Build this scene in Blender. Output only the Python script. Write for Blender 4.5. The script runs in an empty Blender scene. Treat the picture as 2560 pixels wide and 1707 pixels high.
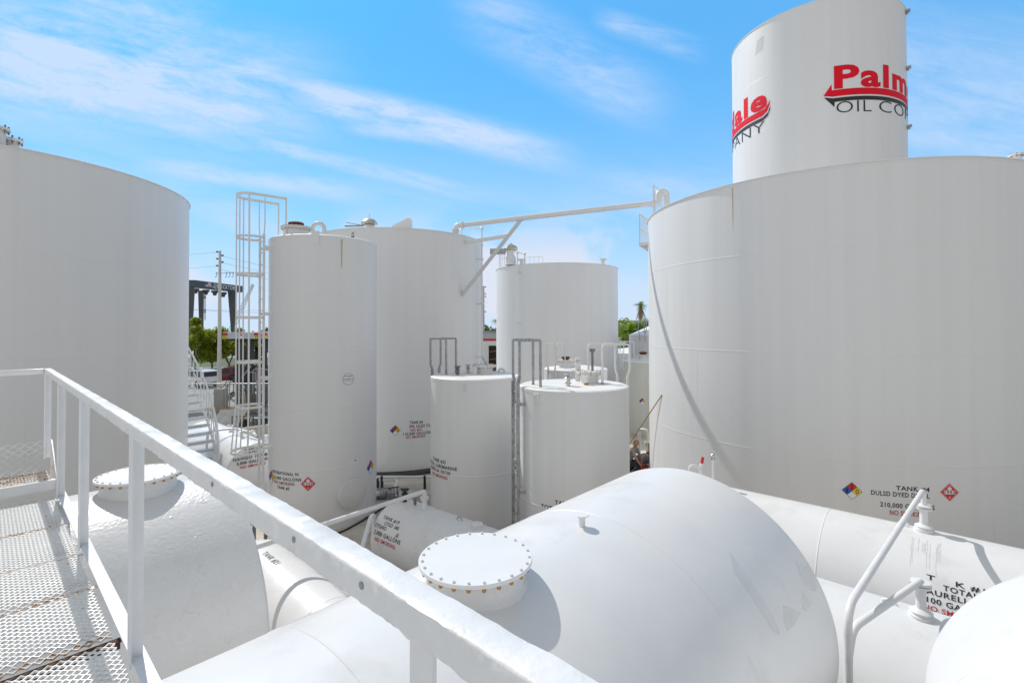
import bpy, bmesh, math, random
from mathutils import Vector, Matrix
random.seed(7)
R = math.radians
sc = bpy.context.scene
C = sc.collection

# ------------------------------------------------------------------ camera, light, exposure
CAMZ = 5.2
FPX, PIT, ROL, CYP = 1215.75, R(.7988), R(-.17583), 803.54       # focal length in photo pixels, tilt, roll, principal row
cam = bpy.data.objects.new('camera', bpy.data.cameras.new('camera'))
C.objects.link(cam)
cam.data.sensor_width = 36
cam.data.lens = 36 * FPX / 2560
cam.data.shift_y = (CYP - 853.5) / 2560
cam.data.clip_start = .03
cam.data.clip_end = 4000
cam.matrix_world = Matrix.Translation((0, 0, CAMZ)) @ Matrix.Rotation(R(90) + PIT, 4, 'X') @ Matrix.Rotation(ROL, 4, 'Z')
sc.camera = cam

SUN_AZ, SUN_EL = R(-41), R(45.3)
SUNDIR = Vector((math.sin(SUN_AZ) * math.cos(SUN_EL), math.cos(SUN_AZ) * math.cos(SUN_EL), math.sin(SUN_EL)))
sun = bpy.data.objects.new('sun', bpy.data.lights.new('sun', 'SUN'))
C.objects.link(sun)
sun.data.energy = 2.9
sun.data.angle = R(.53)
sun.data.color = (1, .965, .92)
sun.rotation_euler = SUNDIR.to_track_quat('Z', 'Y').to_euler()
sc.view_settings.view_transform = 'Standard'
sc.view_settings.look = 'None'
sc.view_settings.gamma = 1
sc.view_settings.use_curve_mapping = False
sc.view_settings.exposure = 0.17


def make_world():
    w = bpy.data.worlds.new('World')
    sc.world = w
    w.use_nodes = True
    nt = w.node_tree
    nt.nodes.clear()
    N = nt.nodes.new
    L = nt.links.new

    def math_n(op, a, b=None, clamp=False):
        n = N('ShaderNodeMath'); n.operation = op; n.use_clamp = clamp
        for i, v in enumerate((a, b)):
            if v is None: continue
            if isinstance(v, (int, float)): n.inputs[i].default_value = v
            else: L(v, n.inputs[i])
        return n.outputs[0]

    def ramp(v, a, b, c=0., d=1.):
        n = N('ShaderNodeMapRange'); n.interpolation_type = 'SMOOTHSTEP'
        L(v, n.inputs[0])
        for i, q in enumerate((a, b, c, d)): n.inputs[i + 1].default_value = q
        return n.outputs[0]

    def mix(f, a, b, typ='MIX'):
        n = N('ShaderNodeMix'); n.data_type = 'RGBA'; n.blend_type = typ
        if isinstance(f, float): n.inputs[0].default_value = f
        else: L(f, n.inputs[0])
        for i, v in ((6, a), (7, b)):
            if isinstance(v, tuple): n.inputs[i].default_value = (*v, 1)
            else: L(v, n.inputs[i])
        return n.outputs[2]
    sky = N('ShaderNodeTexSky')
    sky.sky_type = 'NISHITA'
    sky.sun_disc = False
    sky.sun_elevation = SUN_EL
    sky.sun_rotation = SUN_AZ % (2 * math.pi)
    sky.air_density = 1.0
    sky.dust_density = .35
    sky.ozone_density = 1.2
    tc = N('ShaderNodeTexCoord')
    sep = N('ShaderNodeSeparateXYZ')
    L(tc.outputs['Generated'], sep.inputs[0])
    x, y, z = sep.outputs
    zc = math_n('MAXIMUM', z, 0.0)
    yf = math_n('MAXIMUM', y, .08)
    X = math_n('DIVIDE', x, yf)
    Zt = math_n('DIVIDE', z, yf)

    def noise(su, sv, off, detail=6., rough=.55, dist=.4, slope=.22):
        cb = N('ShaderNodeCombineXYZ')
        L(math_n('MULTIPLY', X, su), cb.inputs[0])
        L(math_n('MULTIPLY', math_n('ADD', Zt, math_n('MULTIPLY', X, slope)), sv), cb.inputs[1])
        cb.inputs[2].default_value = off
        n = N('ShaderNodeTexNoise')
        L(cb.outputs[0], n.inputs['Vector'])
        n.inputs['Scale'].default_value = 1.
        n.inputs['Detail'].default_value = detail
        n.inputs['Roughness'].default_value = rough
        n.inputs['Distortion'].default_value = dist
        return n.outputs['Fac']

    def band(x0, z0, x1, z1, w, amp):
        "a long streak of high cloud between two compass directions"
        dx, dz = x1 - x0, z1 - z0
        ll = math.hypot(dx, dz); dx /= ll; dz /= ll
        px = math_n('SUBTRACT', X, x0); pz = math_n('SUBTRACT', Zt, z0)
        along = math_n('ADD', math_n('MULTIPLY', px, dx), math_n('MULTIPLY', pz, dz))
        off = math_n('ABSOLUTE', math_n('ADD', math_n('MULTIPLY', px, -dz), math_n('MULTIPLY', pz, dx)))
        e = math_n('MULTIPLY', ramp(along, -.12 * ll, .2 * ll), ramp(along, 1.12 * ll, .7 * ll))
        return math_n('MULTIPLY', math_n('MULTIPLY', e, ramp(off, w, w * .1)), amp)
    lobes = noise(2.2, 9., 3.7, 4., .5, .5)
    wisp = noise(7., 30., 9.1, 8., .62, .8)
    ripple = noise(34., 60., 1.3, 4., .6, .9)
    bands = None
    for q in ((-1.25, .60, -.38, .46, .19, 1.05), (-.95, .70, -.60, .60, .10, .8), (-.50, .505, .12, .35, .055, 1.1), (-.34, .42, .10, .365, .028, .9), (-.56, .395, -.05, .27, .024, 1.0),
              (-.75, .34, -.30, .275, .03, .9), (-.10, .68, .32, .44, .10, .55), (.18, .64, .40, .57, .04, .5), (.62, .50, 1.2, .40, .30, .5), (.5, .42, .75, .36, .05, .6), (.2, .30, .75, .20, .06, .5)):
        v_ = band(*q)
        bands = v_ if bands is None else math_n('MAXIMUM', bands, v_)
    tex = math_n('ADD', math_n('MULTIPLY', ramp(lobes, .24, .60), .72), math_n('MULTIPLY', ramp(wisp, .34, .70), .55))
    tex = math_n('ADD', tex, math_n('MULTIPLY', math_n('SUBTRACT', ripple, .5), .7))
    m = math_n('MULTIPLY', bands, tex, True)
    # low veil and soft puffs near the horizon
    veil = math_n('MULTIPLY', ramp(z, .40, .05), ramp(noise(2.6, 11., 5.5, 6., .55, .6), .40, .64))
    puffn = N('ShaderNodeTexNoise')
    L(tc.outputs['Generated'], puffn.inputs['Vector'])
    puffn.inputs['Scale'].default_value = 5.; puffn.inputs['Detail'].default_value = 6.; puffn.inputs['Roughness'].default_value = .5
    puff = math_n('MULTIPLY', ramp(puffn.outputs['Fac'], .50, .60), ramp(z, .26, .12))
    haze = ramp(z, .52, -.06)
    tint = mix(1.0, sky.outputs[0], SKY_TINT, 'MULTIPLY')
    col = mix(.68, tint, SKY_BLUE)
    col = mix(math_n('MULTIPLY', haze, .80), col, CLOUD_LOW)
    col = mix(math_n('MULTIPLY', ramp(z, .22, .02), .55), col, CLOUD_PUFF)
    col = mix(math_n('MULTIPLY', veil, .65), col, CLOUD_HI)
    col = mix(math_n('MULTIPLY', m, .85), col, CLOUD_HI)
    col = mix(math_n('MULTIPLY', puff, .85), col, CLOUD_PUFF)
    # added cloud, unseen over and behind the viewer, to lift and neutralise shaded walls
    bk = noise(1.5, 2., 8.8, 5., .5, .3, 0.)
    ov = math_n('MAXIMUM', ramp(y, .48, .02), ramp(z, .66, .86))
    back = mix(ramp(x, -.55, .75), FILL_CLOUD_BACK, FILL_CLOUD_RIGHT)
    back = mix(ramp(z, .30, .80), back, FILL_CLOUD_OVER)
    col = mix(math_n('MULTIPLY', ov, math_n('ADD', math_n('MULTIPLY', ramp(puffn.outputs['Fac'], .3, .6), .25), .72)), col, back)
    bg = N('ShaderNodeBackground')
    bg.inputs[1].default_value = SKY_STRENGTH
    L(col, bg.inputs[0])
    out = N('ShaderNodeOutputWorld')
    L(bg.outputs[0], out.inputs[0])


SKY_STRENGTH = .14
SKY_TINT = (.10, .80, 1.15)
SKY_BLUE = (1.1, 3.45, 6.5)
CLOUD_LOW = (3.5, 5.0, 6.3)
CLOUD_HI = (4.1, 4.95, 6.4)
CLOUD_PUFF = (4.9, 5.1, 5.8)
FILL_CLOUD_BACK = (5.1, 5.1, 5.05)
FILL_CLOUD_RIGHT = (2.75, 2.78, 2.78)  # added cloud is dimmer on this side so walls darken to the right
FILL_CLOUD_OVER = (3.0, 2.75, 2.4)
make_world()

# ------------------------------------------------------------------ helpers
OFF = {}


def ray(u, v):
    x, y = u - 1280., v - CYP
    cr, sr = math.cos(ROL), math.sin(ROL)
    X, Y = x * cr + y * sr, -x * sr + y * cr
    c, s = math.cos(PIT), math.sin(PIT)
    return Vector((X / FPX, (FPX * c + Y * s) / FPX, (FPX * s - Y * c) / FPX))


def W(u, v, Y):
    "the world point seen at photo pixel (u, v) at distance Y ahead"
    r = ray(u, v)
    return r * (Y / r.y) + Vector((0, 0, CAMZ))


def onz(u, v, z):
    r = ray(u, v)
    return r * ((z - CAMZ) / r.z) + Vector((0, 0, CAMZ))


YAW = R(47.36)
AX = Vector((-math.sin(YAW), math.cos(YAW), 0))     # along the catwalk, to the far left
BX = Vector((math.cos(YAW), math.sin(YAW), 0))      # across it, to the far right
UP = Vector((0, 0, 1))


def G(s, t, z):
    return AX * s + BX * t + UP * z


class M:
    def __init__(self):
        self.v, self.f, self.m = [], [], []

    def add(self, vs, fs, mi=0):
        o = len(self.v)
        self.v += [Vector(p) for p in vs]
        self.f += [tuple(i + o for i in f) for f in fs]
        self.m += [mi] * len(fs)
        return self

    def box(self, c, sx, sy, sz, rz=0., mi=0):
        c = Vector(c); cs, sn = math.cos(rz), math.sin(rz)
        vs = []
        for z in (-.5, .5):
            for x, y in ((-.5, -.5), (.5, -.5), (.5, .5), (-.5, .5)):
                X, Y = x * sx, y * sy
                vs.append(c + Vector((X * cs - Y * sn, X * sn + Y * cs, z * sz)))
        return self.add(vs, [(3, 2, 1, 0), (4, 5, 6, 7), (0, 1, 5, 4), (1, 2, 6, 5), (2, 3, 7, 6), (3, 0, 4, 7)], mi)

    def obox(self, c, ex, ey, ez, sx, sy, sz, mi=0):
        c = Vector(c); vs = []
        for z in (-.5, .5):
            for x, y in ((-.5, -.5), (.5, -.5), (.5, .5), (-.5, .5)):
                vs.append(c + ex * (x * sx) + ey * (y * sy) + ez * (z * sz))
        return self.add(vs, [(3, 2, 1, 0), (4, 5, 6, 7), (0, 1, 5, 4), (1, 2, 6, 5), (2, 3, 7, 6), (3, 0, 4, 7)], mi)

    def beam(self, p0, p1, w, h, up=UP, mi=0):
        p0, p1 = Vector(p0), Vector(p1)
        d = p1 - p0; L = d.length; d = d.normalized()
        sd = d.cross(up)
        if sd.length < 1e-4: sd = d.cross(Vector((1, 0, 0)))
        sd.normalize(); u2 = sd.cross(d)
        return self.obox((p0 + p1) / 2, d, sd, u2, L, w, h, mi)

    def tube(self, pts, r, n=10, closed=False, cap=True, mi=0):
        pts = [Vector(p) for p in pts]
        k = len(pts)
        rs = r if isinstance(r, (list, tuple)) else [r] * k
        rings = []
        prev = None
        for i, p in enumerate(pts):
            if closed: t = pts[(i + 1) % k] - pts[i - 1]
            elif i == 0: t = pts[1] - p
            elif i == k - 1: t = p - pts[-2]
            else: t = (pts[i + 1] - p).normalized() + (p - pts[i - 1]).normalized()
            t.normalize()
            if prev is None:
                a = Vector((0, 0, 1)) if abs(t.z) < .9 else Vector((1, 0, 0))
                n1 = t.cross(a).normalized()
            else:
                n1 = (prev - t * prev.dot(t)).normalized()
            prev = n1
            n2 = t.cross(n1)
            rings.append([p + (n1 * math.cos(2 * math.pi * j / n) + n2 * math.sin(2 * math.pi * j / n)) * rs[i] for j in range(n)])
        vs = [q for ring in rings for q in ring]
        fs = []
        for i in range(k if closed else k - 1):
            a, b = i * n, ((i + 1) % k) * n
            for j in range(n):
                fs.append((a + j, a + (j + 1) % n, b + (j + 1) % n, b + j))
        if cap and not closed:
            fs.append(tuple(range(n - 1, -1, -1))); fs.append(tuple((k - 1) * n + j for j in range(n)))
        return self.add(vs, fs, mi)

    def lathe(self, prof, c, n=48, ax=UP, e1=None, cap0=False, cap1=False, mi=0):
        "profile of (radius, height) turned about the axis ax through c"
        c = Vector(c)
        if e1 is None: e1 = Vector((1, 0, 0)) if abs(ax.x) < .9 else Vector((0, 0, 1))
        e1 = (e1 - ax * e1.dot(ax)).normalized(); e2 = ax.cross(e1)
        vs = []
        for r, h in prof:
            for j in range(n):
                a = 2 * math.pi * j / n
                vs.append(c + ax * h + (e1 * math.cos(a) + e2 * math.sin(a)) * r)
        fs = []
        for i in range(len(prof) - 1):
            for j in range(n):
                fs.append((i * n + j, i * n + (j + 1) % n, (i + 1) * n + (j + 1) % n, (i + 1) * n + j))
        if cap0: fs.append(tuple(range(n - 1, -1, -1)))
        if cap1: fs.append(tuple((len(prof) - 1) * n + j for j in range(n)))
        return self.add(vs, fs, mi)

    def cyl(self, p0, p1, r, n=16, r1=None, mi=0):
        p0, p1 = Vector(p0), Vector(p1)
        d = p1 - p0
        return self.lathe([(r, 0), (r if r1 is None else r1, d.length)], p0, n, d.normalized(), cap0=True, cap1=True, mi=mi)

    def sphere(self, c, r, n=12, sq=1., mi=0):
        prof = [(max(1e-4, r * math.cos(a)), r * sq * math.sin(a)) for a in [(-.5 + i / (n // 2)) * math.pi for i in range(n // 2 + 1)]]
        return self.lathe(prof, c, n, mi=mi)

    def build(self, name, mats, parent=None, ang=32, loc=None):
        off = Vector(loc) if loc is not None else (OFF[parent.name] if parent else Vector())
        me = bpy.data.meshes.new(name)
        me.from_pydata([p - off for p in self.v], [], self.f)
        if not isinstance(mats, (list, tuple)): mats = [mats]
        for q in mats: me.materials.append(q)
        me.polygons.foreach_set('material_index', self.m)
        me.polygons.foreach_set('use_smooth', [True] * len(self.f))
        me.update()
        bm = bmesh.new(); bm.from_mesh(me); bmesh.ops.recalc_face_normals(bm, faces=bm.faces); bm.to_mesh(me); bm.free()
        me.set_sharp_from_angle(angle=R(ang))
        o = bpy.data.objects.new(name, me)
        C.objects.link(o)
        if parent:
            o.parent = parent; OFF[o.name] = off
        else:
            o.location = off; OFF[o.name] = off
        return o


def thing(name, label, cat, loc=(0, 0, 0), group=None):
    o = bpy.data.objects.new(name, None)
    o.empty_display_size = .2
    C.objects.link(o)
    o.location = loc
    OFF[o.name] = Vector(loc)
    return tag(o, label, cat, group)


def tag(o, label=None, cat=None, group=None, kind=None):
    if label: o['label'] = label
    if cat: o['category'] = cat
    if group: o['group'] = group
    if kind: o['kind'] = kind
    return o


def kids(o):
    return [c for c in bpy.data.objects if c.parent == o]


def dup(root, loc, rotz=0., label=None, scale=None):
    r = root.copy(); C.objects.link(r); r.location = loc; r.rotation_euler = (0, 0, rotz)
    if scale: r.scale = (scale,) * 3
    if label: r['label'] = label
    for ch in kids(root):
        c = ch.copy(); C.objects.link(c); c.parent = r
        for g in kids(ch):
            d = g.copy(); C.objects.link(d); d.parent = c
    return r


def arc(c, r, a0, a1, n, e1, e2):
    return [Vector(c) + e1 * (r * math.cos(a0 + (a1 - a0) * i / n)) + e2 * (r * math.sin(a0 + (a1 - a0) * i / n)) for i in range(n + 1)]


def bend(pts, r, n=5):
    "round the corners of a pipe run"
    pts = [Vector(p) for p in pts]
    out = [pts[0]]
    for i in range(1, len(pts) - 1):
        a, b, c = pts[i - 1], pts[i], pts[i + 1]
        d1, d2 = (a - b), (c - b)
        k = min(r, d1.length * .48, d2.length * .48)
        p1, p2 = b + d1.normalized() * k, b + d2.normalized() * k
        for j in range(n + 1):
            t = j / n
            out.append(p1 * (1 - t) ** 2 + b * (2 * t * (1 - t)) + p2 * t ** 2)
    out.append(pts[-1])
    return out


# ------------------------------------------------------------------ materials
MATS = {}


def mat(name, col, rough=.5, metal=0., var=.06, vscale=3., stretch=(1, 1, 1), bump=0., bscale=40., stain=None, stain_amt=.0, stain_scale=4., stain_edge=(.62, .72), spec=.5, coat=0., flake=0.):
    if name in MATS: return MATS[name]
    m = bpy.data.materials.new(name)
    m.use_nodes = True
    nt = m.node_tree
    N = nt.nodes.new; L = nt.links.new
    b = nt.nodes['Principled BSDF']
    b.inputs['Roughness'].default_value = rough
    b.inputs['Metallic'].default_value = metal
    b.inputs['Specular IOR Level'].default_value = spec
    b.inputs['Coat Weight'].default_value = coat
    tc = N('ShaderNodeTexCoord')
    mp = N('ShaderNodeMapping'); L(tc.outputs['Object'], mp.inputs[0]); mp.inputs['Scale'].default_value = stretch
    n1 = N('ShaderNodeTexNoise'); L(mp.outputs[0], n1.inputs['Vector'])
    n1.inputs['Scale'].default_value = vscale; n1.inputs['Detail'].default_value = 6; n1.inputs['Roughness'].default_value = .6
    mr = N('ShaderNodeMapRange'); L(n1.outputs['Fac'], mr.inputs[0])
    mr.inputs[1].default_value = .3; mr.inputs[2].default_value = .7
    mr.inputs[3].default_value = 1 - var; mr.inputs[4].default_value = 1 + var * .5
    mx = N('ShaderNodeMix'); mx.data_type = 'RGBA'; mx.blend_type = 'MULTIPLY'; mx.inputs[0].default_value = 1
    mx.inputs[6].default_value = (*col, 1); L(mr.outputs[0], mx.inputs[7])
    outc = mx.outputs[2]
    if stain:
        n2 = N('ShaderNodeTexNoise'); L(tc.outputs['Object'], n2.inputs['Vector'])
        n2.inputs['Scale'].default_value = stain_scale; n2.inputs['Detail'].default_value = 8; n2.inputs['Roughness'].default_value = .65
        m2 = N('ShaderNodeMapRange'); L(n2.outputs['Fac'], m2.inputs[0])
        m2.inputs[1].default_value = stain_edge[0]; m2.inputs[2].default_value = stain_edge[1]; m2.inputs[4].default_value = stain_amt
        mx2 = N('ShaderNodeMix'); mx2.data_type = 'RGBA'
        L(m2.outputs[0], mx2.inputs[0]); L(outc, mx2.inputs[6]); mx2.inputs[7].default_value = (*stain, 1)
        outc = mx2.outputs[2]
    L(outc, b.inputs['Base Color'])
    mr3 = N('ShaderNodeMapRange'); L(n1.outputs['Fac'], mr3.inputs[0])
    mr3.inputs[1].default_value = .3; mr3.inputs[2].default_value = .7; mr3.inputs[3].default_value = rough * .85; mr3.inputs[4].default_value = min(1, rough * 1.2)
    L(mr3.outputs[0], b.inputs['Roughness'])
    if bump:
        n3 = N('ShaderNodeTexNoise'); L(tc.outputs['Object'], n3.inputs['Vector'])
        n3.inputs['Scale'].default_value = bscale; n3.inputs['Detail'].default_value = 5
        h = n3.outputs['Fac']
        if flake:
            n4 = N('ShaderNodeTexNoise'); L(tc.outputs['Object'], n4.inputs['Vector'])
            n4.inputs['Scale'].default_value = bscale * .35; n4.inputs['Detail'].default_value = 3
            m4 = N('ShaderNodeMapRange'); L(n4.outputs['Fac'], m4.inputs[0]); m4.inputs[1].default_value = .66; m4.inputs[2].default_value = .70
            m4.inputs[4].default_value = flake
            ad = N('ShaderNodeMath'); L(h, ad.inputs[0]); L(m4.outputs[0], ad.inputs[1]); h = ad.outputs[0]
        bp = N('ShaderNodeBump'); L(h, bp.inputs['Height'])
        bp.inputs['Strength'].default_value = bump; bp.inputs['Distance'].default_value = .01
        L(bp.outputs[0], b.inputs['Normal'])
    MATS[name] = m
    return m


WHITE = (.787, .783, .778)
P_SHELL = mat('shell_paint', WHITE, .42, var=.035, vscale=1.0, stretch=(3.2, 3.2, .07), bump=.06, bscale=1.6, stain=(.64, .625, .61), stain_amt=.20, stain_scale=.8, stain_edge=(.6, .85))
P_TANK = mat('glossy_tank_paint', (.772, .768, .762), .32, var=.05, vscale=1.6, bump=.14, bscale=7., stain=(.67, .655, .64), stain_amt=.5, stain_scale=1.3, stain_edge=(.56, .63), flake=.6)
P_OLD = mat('brushed_tank_paint', (.75, .74, .725), .27, var=.05, vscale=2.2, bump=.40, bscale=34., stain=(.66, .65, .63), stain_amt=.4, stain_scale=3., stain_edge=(.6, .8), flake=.8)
P_WHITE = mat('white_steel_paint', WHITE, .38, var=.05, vscale=6., bump=.12, bscale=30., stain=(.55, .53, .50), stain_amt=.35, stain_scale=9., stain_edge=(.63, .75))
P_RAIL = mat('thick_rail_paint', WHITE, .36, var=.05, vscale=9., bump=.16, bscale=60., stain=(.52, .51, .50), stain_amt=.45, stain_scale=24., stain_edge=(.67, .75), flake=.5)
P_ROOF = mat('roof_paint', (.82, .81, .79), .5, var=.05, vscale=2.)
P_RUSTY = mat('rust_bled_paint', (.78, .765, .74), .5, var=.08, vscale=8., stain=(.36, .17, .05), stain_amt=.95, stain_scale=16., stain_edge=(.56, .64), bump=.3, bscale=50.)
P_MESH = mat('mesh_paint', (.78, .77, .75), .4, var=.08, vscale=5., stain=(.45, .21, .06), stain_amt=.95, stain_scale=24., stain_edge=(.64, .67))
P_MESHR = mat('rusted_mesh', (.72, .69, .64), .5, var=.1, vscale=8., stain=(.42, .20, .06), stain_amt=.95, stain_scale=28., stain_edge=(.50, .56))
RUST = mat('rust', (.30, .125, .04), .85, var=.5, vscale=14., bump=.5, bscale=60.)
RUST_LT = mat('rust_bolt', (.50, .27, .08), .8, var=.4, vscale=30.)
RUST_DK = mat('dark_red_iron', (.14, .045, .03), .7, var=.4, vscale=14.)
RUST_RUN = mat('yellow_rust_run', (.60, .47, .25), .6, var=.35, vscale=4., stretch=(4, 4, .5))
GALV = mat('galvanised_steel', (.40, .41, .42), .42, .55, var=.35, vscale=16., stretch=(1, 1, .5))
GALV_DK = mat('weathered_steel', (.24, .245, .25), .5, .5, var=.4, vscale=12.)
CHROME = mat('bright_metal', (.62, .60, .56), .25, .9, var=.3, vscale=20.)
BLACKM = mat('black_iron', (.025, .025, .028), .45, .0, var=.4, vscale=12.)
BLK = mat('black_lettering', (.012, .012, .014), .5, var=.2, vscale=20.)
RED = mat('red_lettering', (.52, .018, .03), .5, var=.12, vscale=12.)
REDD = mat('dull_red_lettering', (.30, .055, .07), .5, var=.12, vscale=12.)
LOGO_RED = mat('logo_red', (.80, .008, .028), .55, var=.10, vscale=.7, spec=.15)
LOGO_BLK = mat('logo_black', (.016, .018, .02), .45, var=.2, vscale=2.)
D_RED = mat('sign_red', (.66, .03, .03), .4, var=.06)
D_BLUE = mat('sign_blue', (.02, .11, .50), .4, var=.06)
D_YEL = mat('sign_yellow', (.85, .66, .03), .4, var=.06)
D_WHT = mat('sign_white', (.82, .82, .84), .4, var=.04)
D_BLK = mat('sign_black', (.015, .015, .015), .4, var=.1)
CONC = mat('yard_concrete', (.60, .56, .49), .85, var=.25, vscale=.9, stain=(.33, .205, .085), stain_amt=.75, stain_scale=.55, stain_edge=(.53, .68), bump=.3, bscale=12.)
PAVE = mat('pale_pavement', (.47, .46, .44), .9, var=.18, vscale=.35, stain=(.27, .26, .25), stain_amt=.6, stain_scale=.6, stain_edge=(.5, .7), bump=.2, bscale=8.)
ASPH = mat('asphalt', (.115, .115, .118), .9, var=.25, vscale=1.5, bump=.3, bscale=30.)
CURB = mat('worn_yellow_kerb', (.46, .36, .18), .85, var=.3, vscale=1.2, stain=(.38, .36, .32), stain_amt=.8, stain_scale=1.2, stain_edge=(.5, .6))
GRASS = mat('grass', (.075, .105, .03), .9, var=.45, vscale=.8, bump=.5, bscale=20.)
BARK = mat('bark', (.16, .13, .10), .9, var=.35, vscale=6., bump=.5, bscale=20.)


def leafmat(name, col, var=.5):
    m = mat(name, col, .5, var=var, vscale=.9)
    nt = m.node_tree
    b = nt.nodes['Principled BSDF']
    tr = nt.nodes.new('ShaderNodeBsdfTranslucent')
    src = b.inputs['Base Color'].links[0].from_socket
    nt.links.new(src, tr.inputs[0])
    mx = nt.nodes.new('ShaderNodeMixShader'); mx.inputs[0].default_value = .5
    nt.links.new(b.outputs[0], mx.inputs[1]); nt.links.new(tr.outputs[0], mx.inputs[2])
    nt.links.new(mx.outputs[0], nt.nodes['Material Output'].inputs[0])
    return m


LEAF = leafmat('tree_leaf', (.33, .40, .03))
LEAF2 = leafmat('hedge_leaf', (.06, .095, .02))
LEAF_P = leafmat('palm_leaf', (.26, .40, .04))
LEAF_D = leafmat('far_leaf', (.12, .165, .04))
DRYF = mat('dry_frond', (.36, .26, .16), .8, var=.4, vscale=4.)
CAR_W = mat('white_car_paint', (.72, .73, .75), .25, var=.02, coat=.6)
CAR_R = mat('maroon_car_paint', (.28, .018, .035), .25, var=.03, coat=.7)
CAR_O = mat('red_car_paint', (.40, .03, .02), .25, var=.03, coat=.7)
GLASS = mat('dark_car_glass', (.018, .022, .026), .08, var=.1, spec=.6)
TYRE = mat('tyre_rubber', (.02, .02, .02), .8, var=.2)
ALLOY = mat('alloy_rim', (.45, .45, .46), .3, .8, var=.1)
LAMP_R = mat('tail_lamp', (.42, .01, .015), .2, var=.05)
CRANE = mat('crane_grey', (.075, .08, .088), .5, var=.15, vscale=.6)
CRANE_L = mat('crane_light_grey', (.30, .31, .32), .5, var=.15, vscale=.6)
POLE = mat('concrete_pole', (.62, .60, .57), .8, var=.2, vscale=2., stretch=(1, 1, .3))
WALLW = mat('white_wall', (.78, .77, .76), .7, var=.05, vscale=.8)
ROOFG = mat('grey_roofing', (.46, .46, .45), .7, var=.12, vscale=.7)
REDB = mat('red_stripe_paint', (.62, .03, .06), .5, var=.05)
FASC = mat('canopy_fascia', (.47, .50, .56), .45, var=.06, vscale=1.)
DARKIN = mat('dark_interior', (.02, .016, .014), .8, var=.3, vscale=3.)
GREENT = mat('sage_tank_paint', (.60, .605, .54), .45, var=.06, vscale=1.2, stretch=(2, 2, .2))
SKIN = mat('skin', (.48, .22, .13), .5, var=.08, vscale=20.)
HAIR = mat('blond_hair', (.50, .31, .15), .6, var=.3, vscale=40., bump=.4, bscale=80.)
SHIRT = mat('grey_shirt', (.27, .275, .29), .8, var=.15, vscale=10.)
TROUS = mat('dark_trousers', (.035, .037, .045), .85, var=.2, vscale=10.)
GLOVE = mat('dark_glove', (.05, .05, .055), .8, var=.2, vscale=20.)
SHOE = mat('work_boot', (.05, .035, .025), .7, var=.2)
BUCKET = mat('red_plastic', (.55, .012, .02), .35, var=.05)
WOOD = mat('brown_wood', (.44, .24, .10), .6, var=.2, vscale=10., stretch=(1, 1, .2))
FLAGB = mat('flag_blue', (.03, .07, .30), .6)
FLAGR = mat('flag_stripes', (.62, .22, .26), .6, var=.5, vscale=6., stretch=(.01, .01, 3))
ORANGE = mat('orange_paint', (.60, .27, .04), .7, var=.15)
CHAIN = mat('fence_wire', (.36, .37, .36), .5, .4, var=.2)

# ------------------------------------------------------------------ lettering
_cap = {}


def text2d(s, offset=0., space=1.):
    cu = bpy.data.curves.new('tmp_text', 'FONT')
    cu.body = s; cu.offset = offset; cu.space_character = space; cu.resolution_u = 3
    ob = bpy.data.objects.new('tmp_text', cu)
    C.objects.link(ob)
    me = bpy.data.meshes.new_from_object(ob.evaluated_get(bpy.context.evaluated_depsgraph_get()))
    vs = [Vector((p.co.x, p.co.y)) for p in me.vertices]
    fs = [tuple(p.vertices) for p in me.polygons]
    bpy.data.objects.remove(ob); bpy.data.curves.remove(cu); bpy.data.meshes.remove(me)
    return vs, fs


def capheight(offset):
    if offset not in _cap:
        v, _ = text2d('H', offset)
        _cap[offset] = max(p.y for p in v)
    return _cap[offset]


def flat_text(s, width, cap, offset=.018, space=1.10):
    "text centred on x with its baseline at y = 0, stretched to the width and capital height"
    vs, fs = text2d(s, offset, space)
    x0, x1 = min(p.x for p in vs), max(p.x for p in vs)
    k = cap / capheight(offset)
    return [Vector(((p.x - x0) / (x1 - x0) * width - width / 2, p.y * k)) for p in vs], fs


def slice_x(vs, fs, step):
    bm = bmesh.new()
    bv = [bm.verts.new((p[0], p[1], 0)) for p in vs]
    for f in fs:
        try: bm.faces.new([bv[i] for i in f])
        except ValueError: pass
    x0, x1 = min(p[0] for p in vs), max(p[0] for p in vs)
    x = math.ceil(x0 / step) * step
    while x < x1:
        bmesh.ops.bisect_plane(bm, geom=bm.verts[:] + bm.edges[:] + bm.faces[:], plane_co=(x, 0, 0), plane_no=(1, 0, 0))
        x += step
    bm.verts.index_update()
    o = [Vector((v.co.x, v.co.y)) for v in bm.verts], [tuple(v.index for v in f.verts) for f in bm.faces]
    bm.free()
    return o


def wrap(m, vs, fs, fn, mi=0):
    m.add([fn(p[0], p[1]) for p in vs], fs, mi)


def on_cyl(cx, cy, rad, lift=.004):
    def make(angc, zc):
        return lambda x, y: Vector((cx + (rad + lift) * math.cos(angc + x / rad), cy + (rad + lift) * math.sin(angc + x / rad), zc + y))
    return make


def letters_cyl(root, cyl, lines, mat_, name='lettering', step=.06, offset=.018, lift=.004):
    "lines: (text, centre angle in degrees, baseline height, width, capital height)"
    f = on_cyl(*cyl, lift)
    for s, ang, z, w, cap in lines:
        m = M()
        vs, fs = slice_x(*flat_text(s, w, cap, offset), step)
        wrap(m, vs, fs, f(R(ang), z))
        m.build(name, mat_, root)


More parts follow.
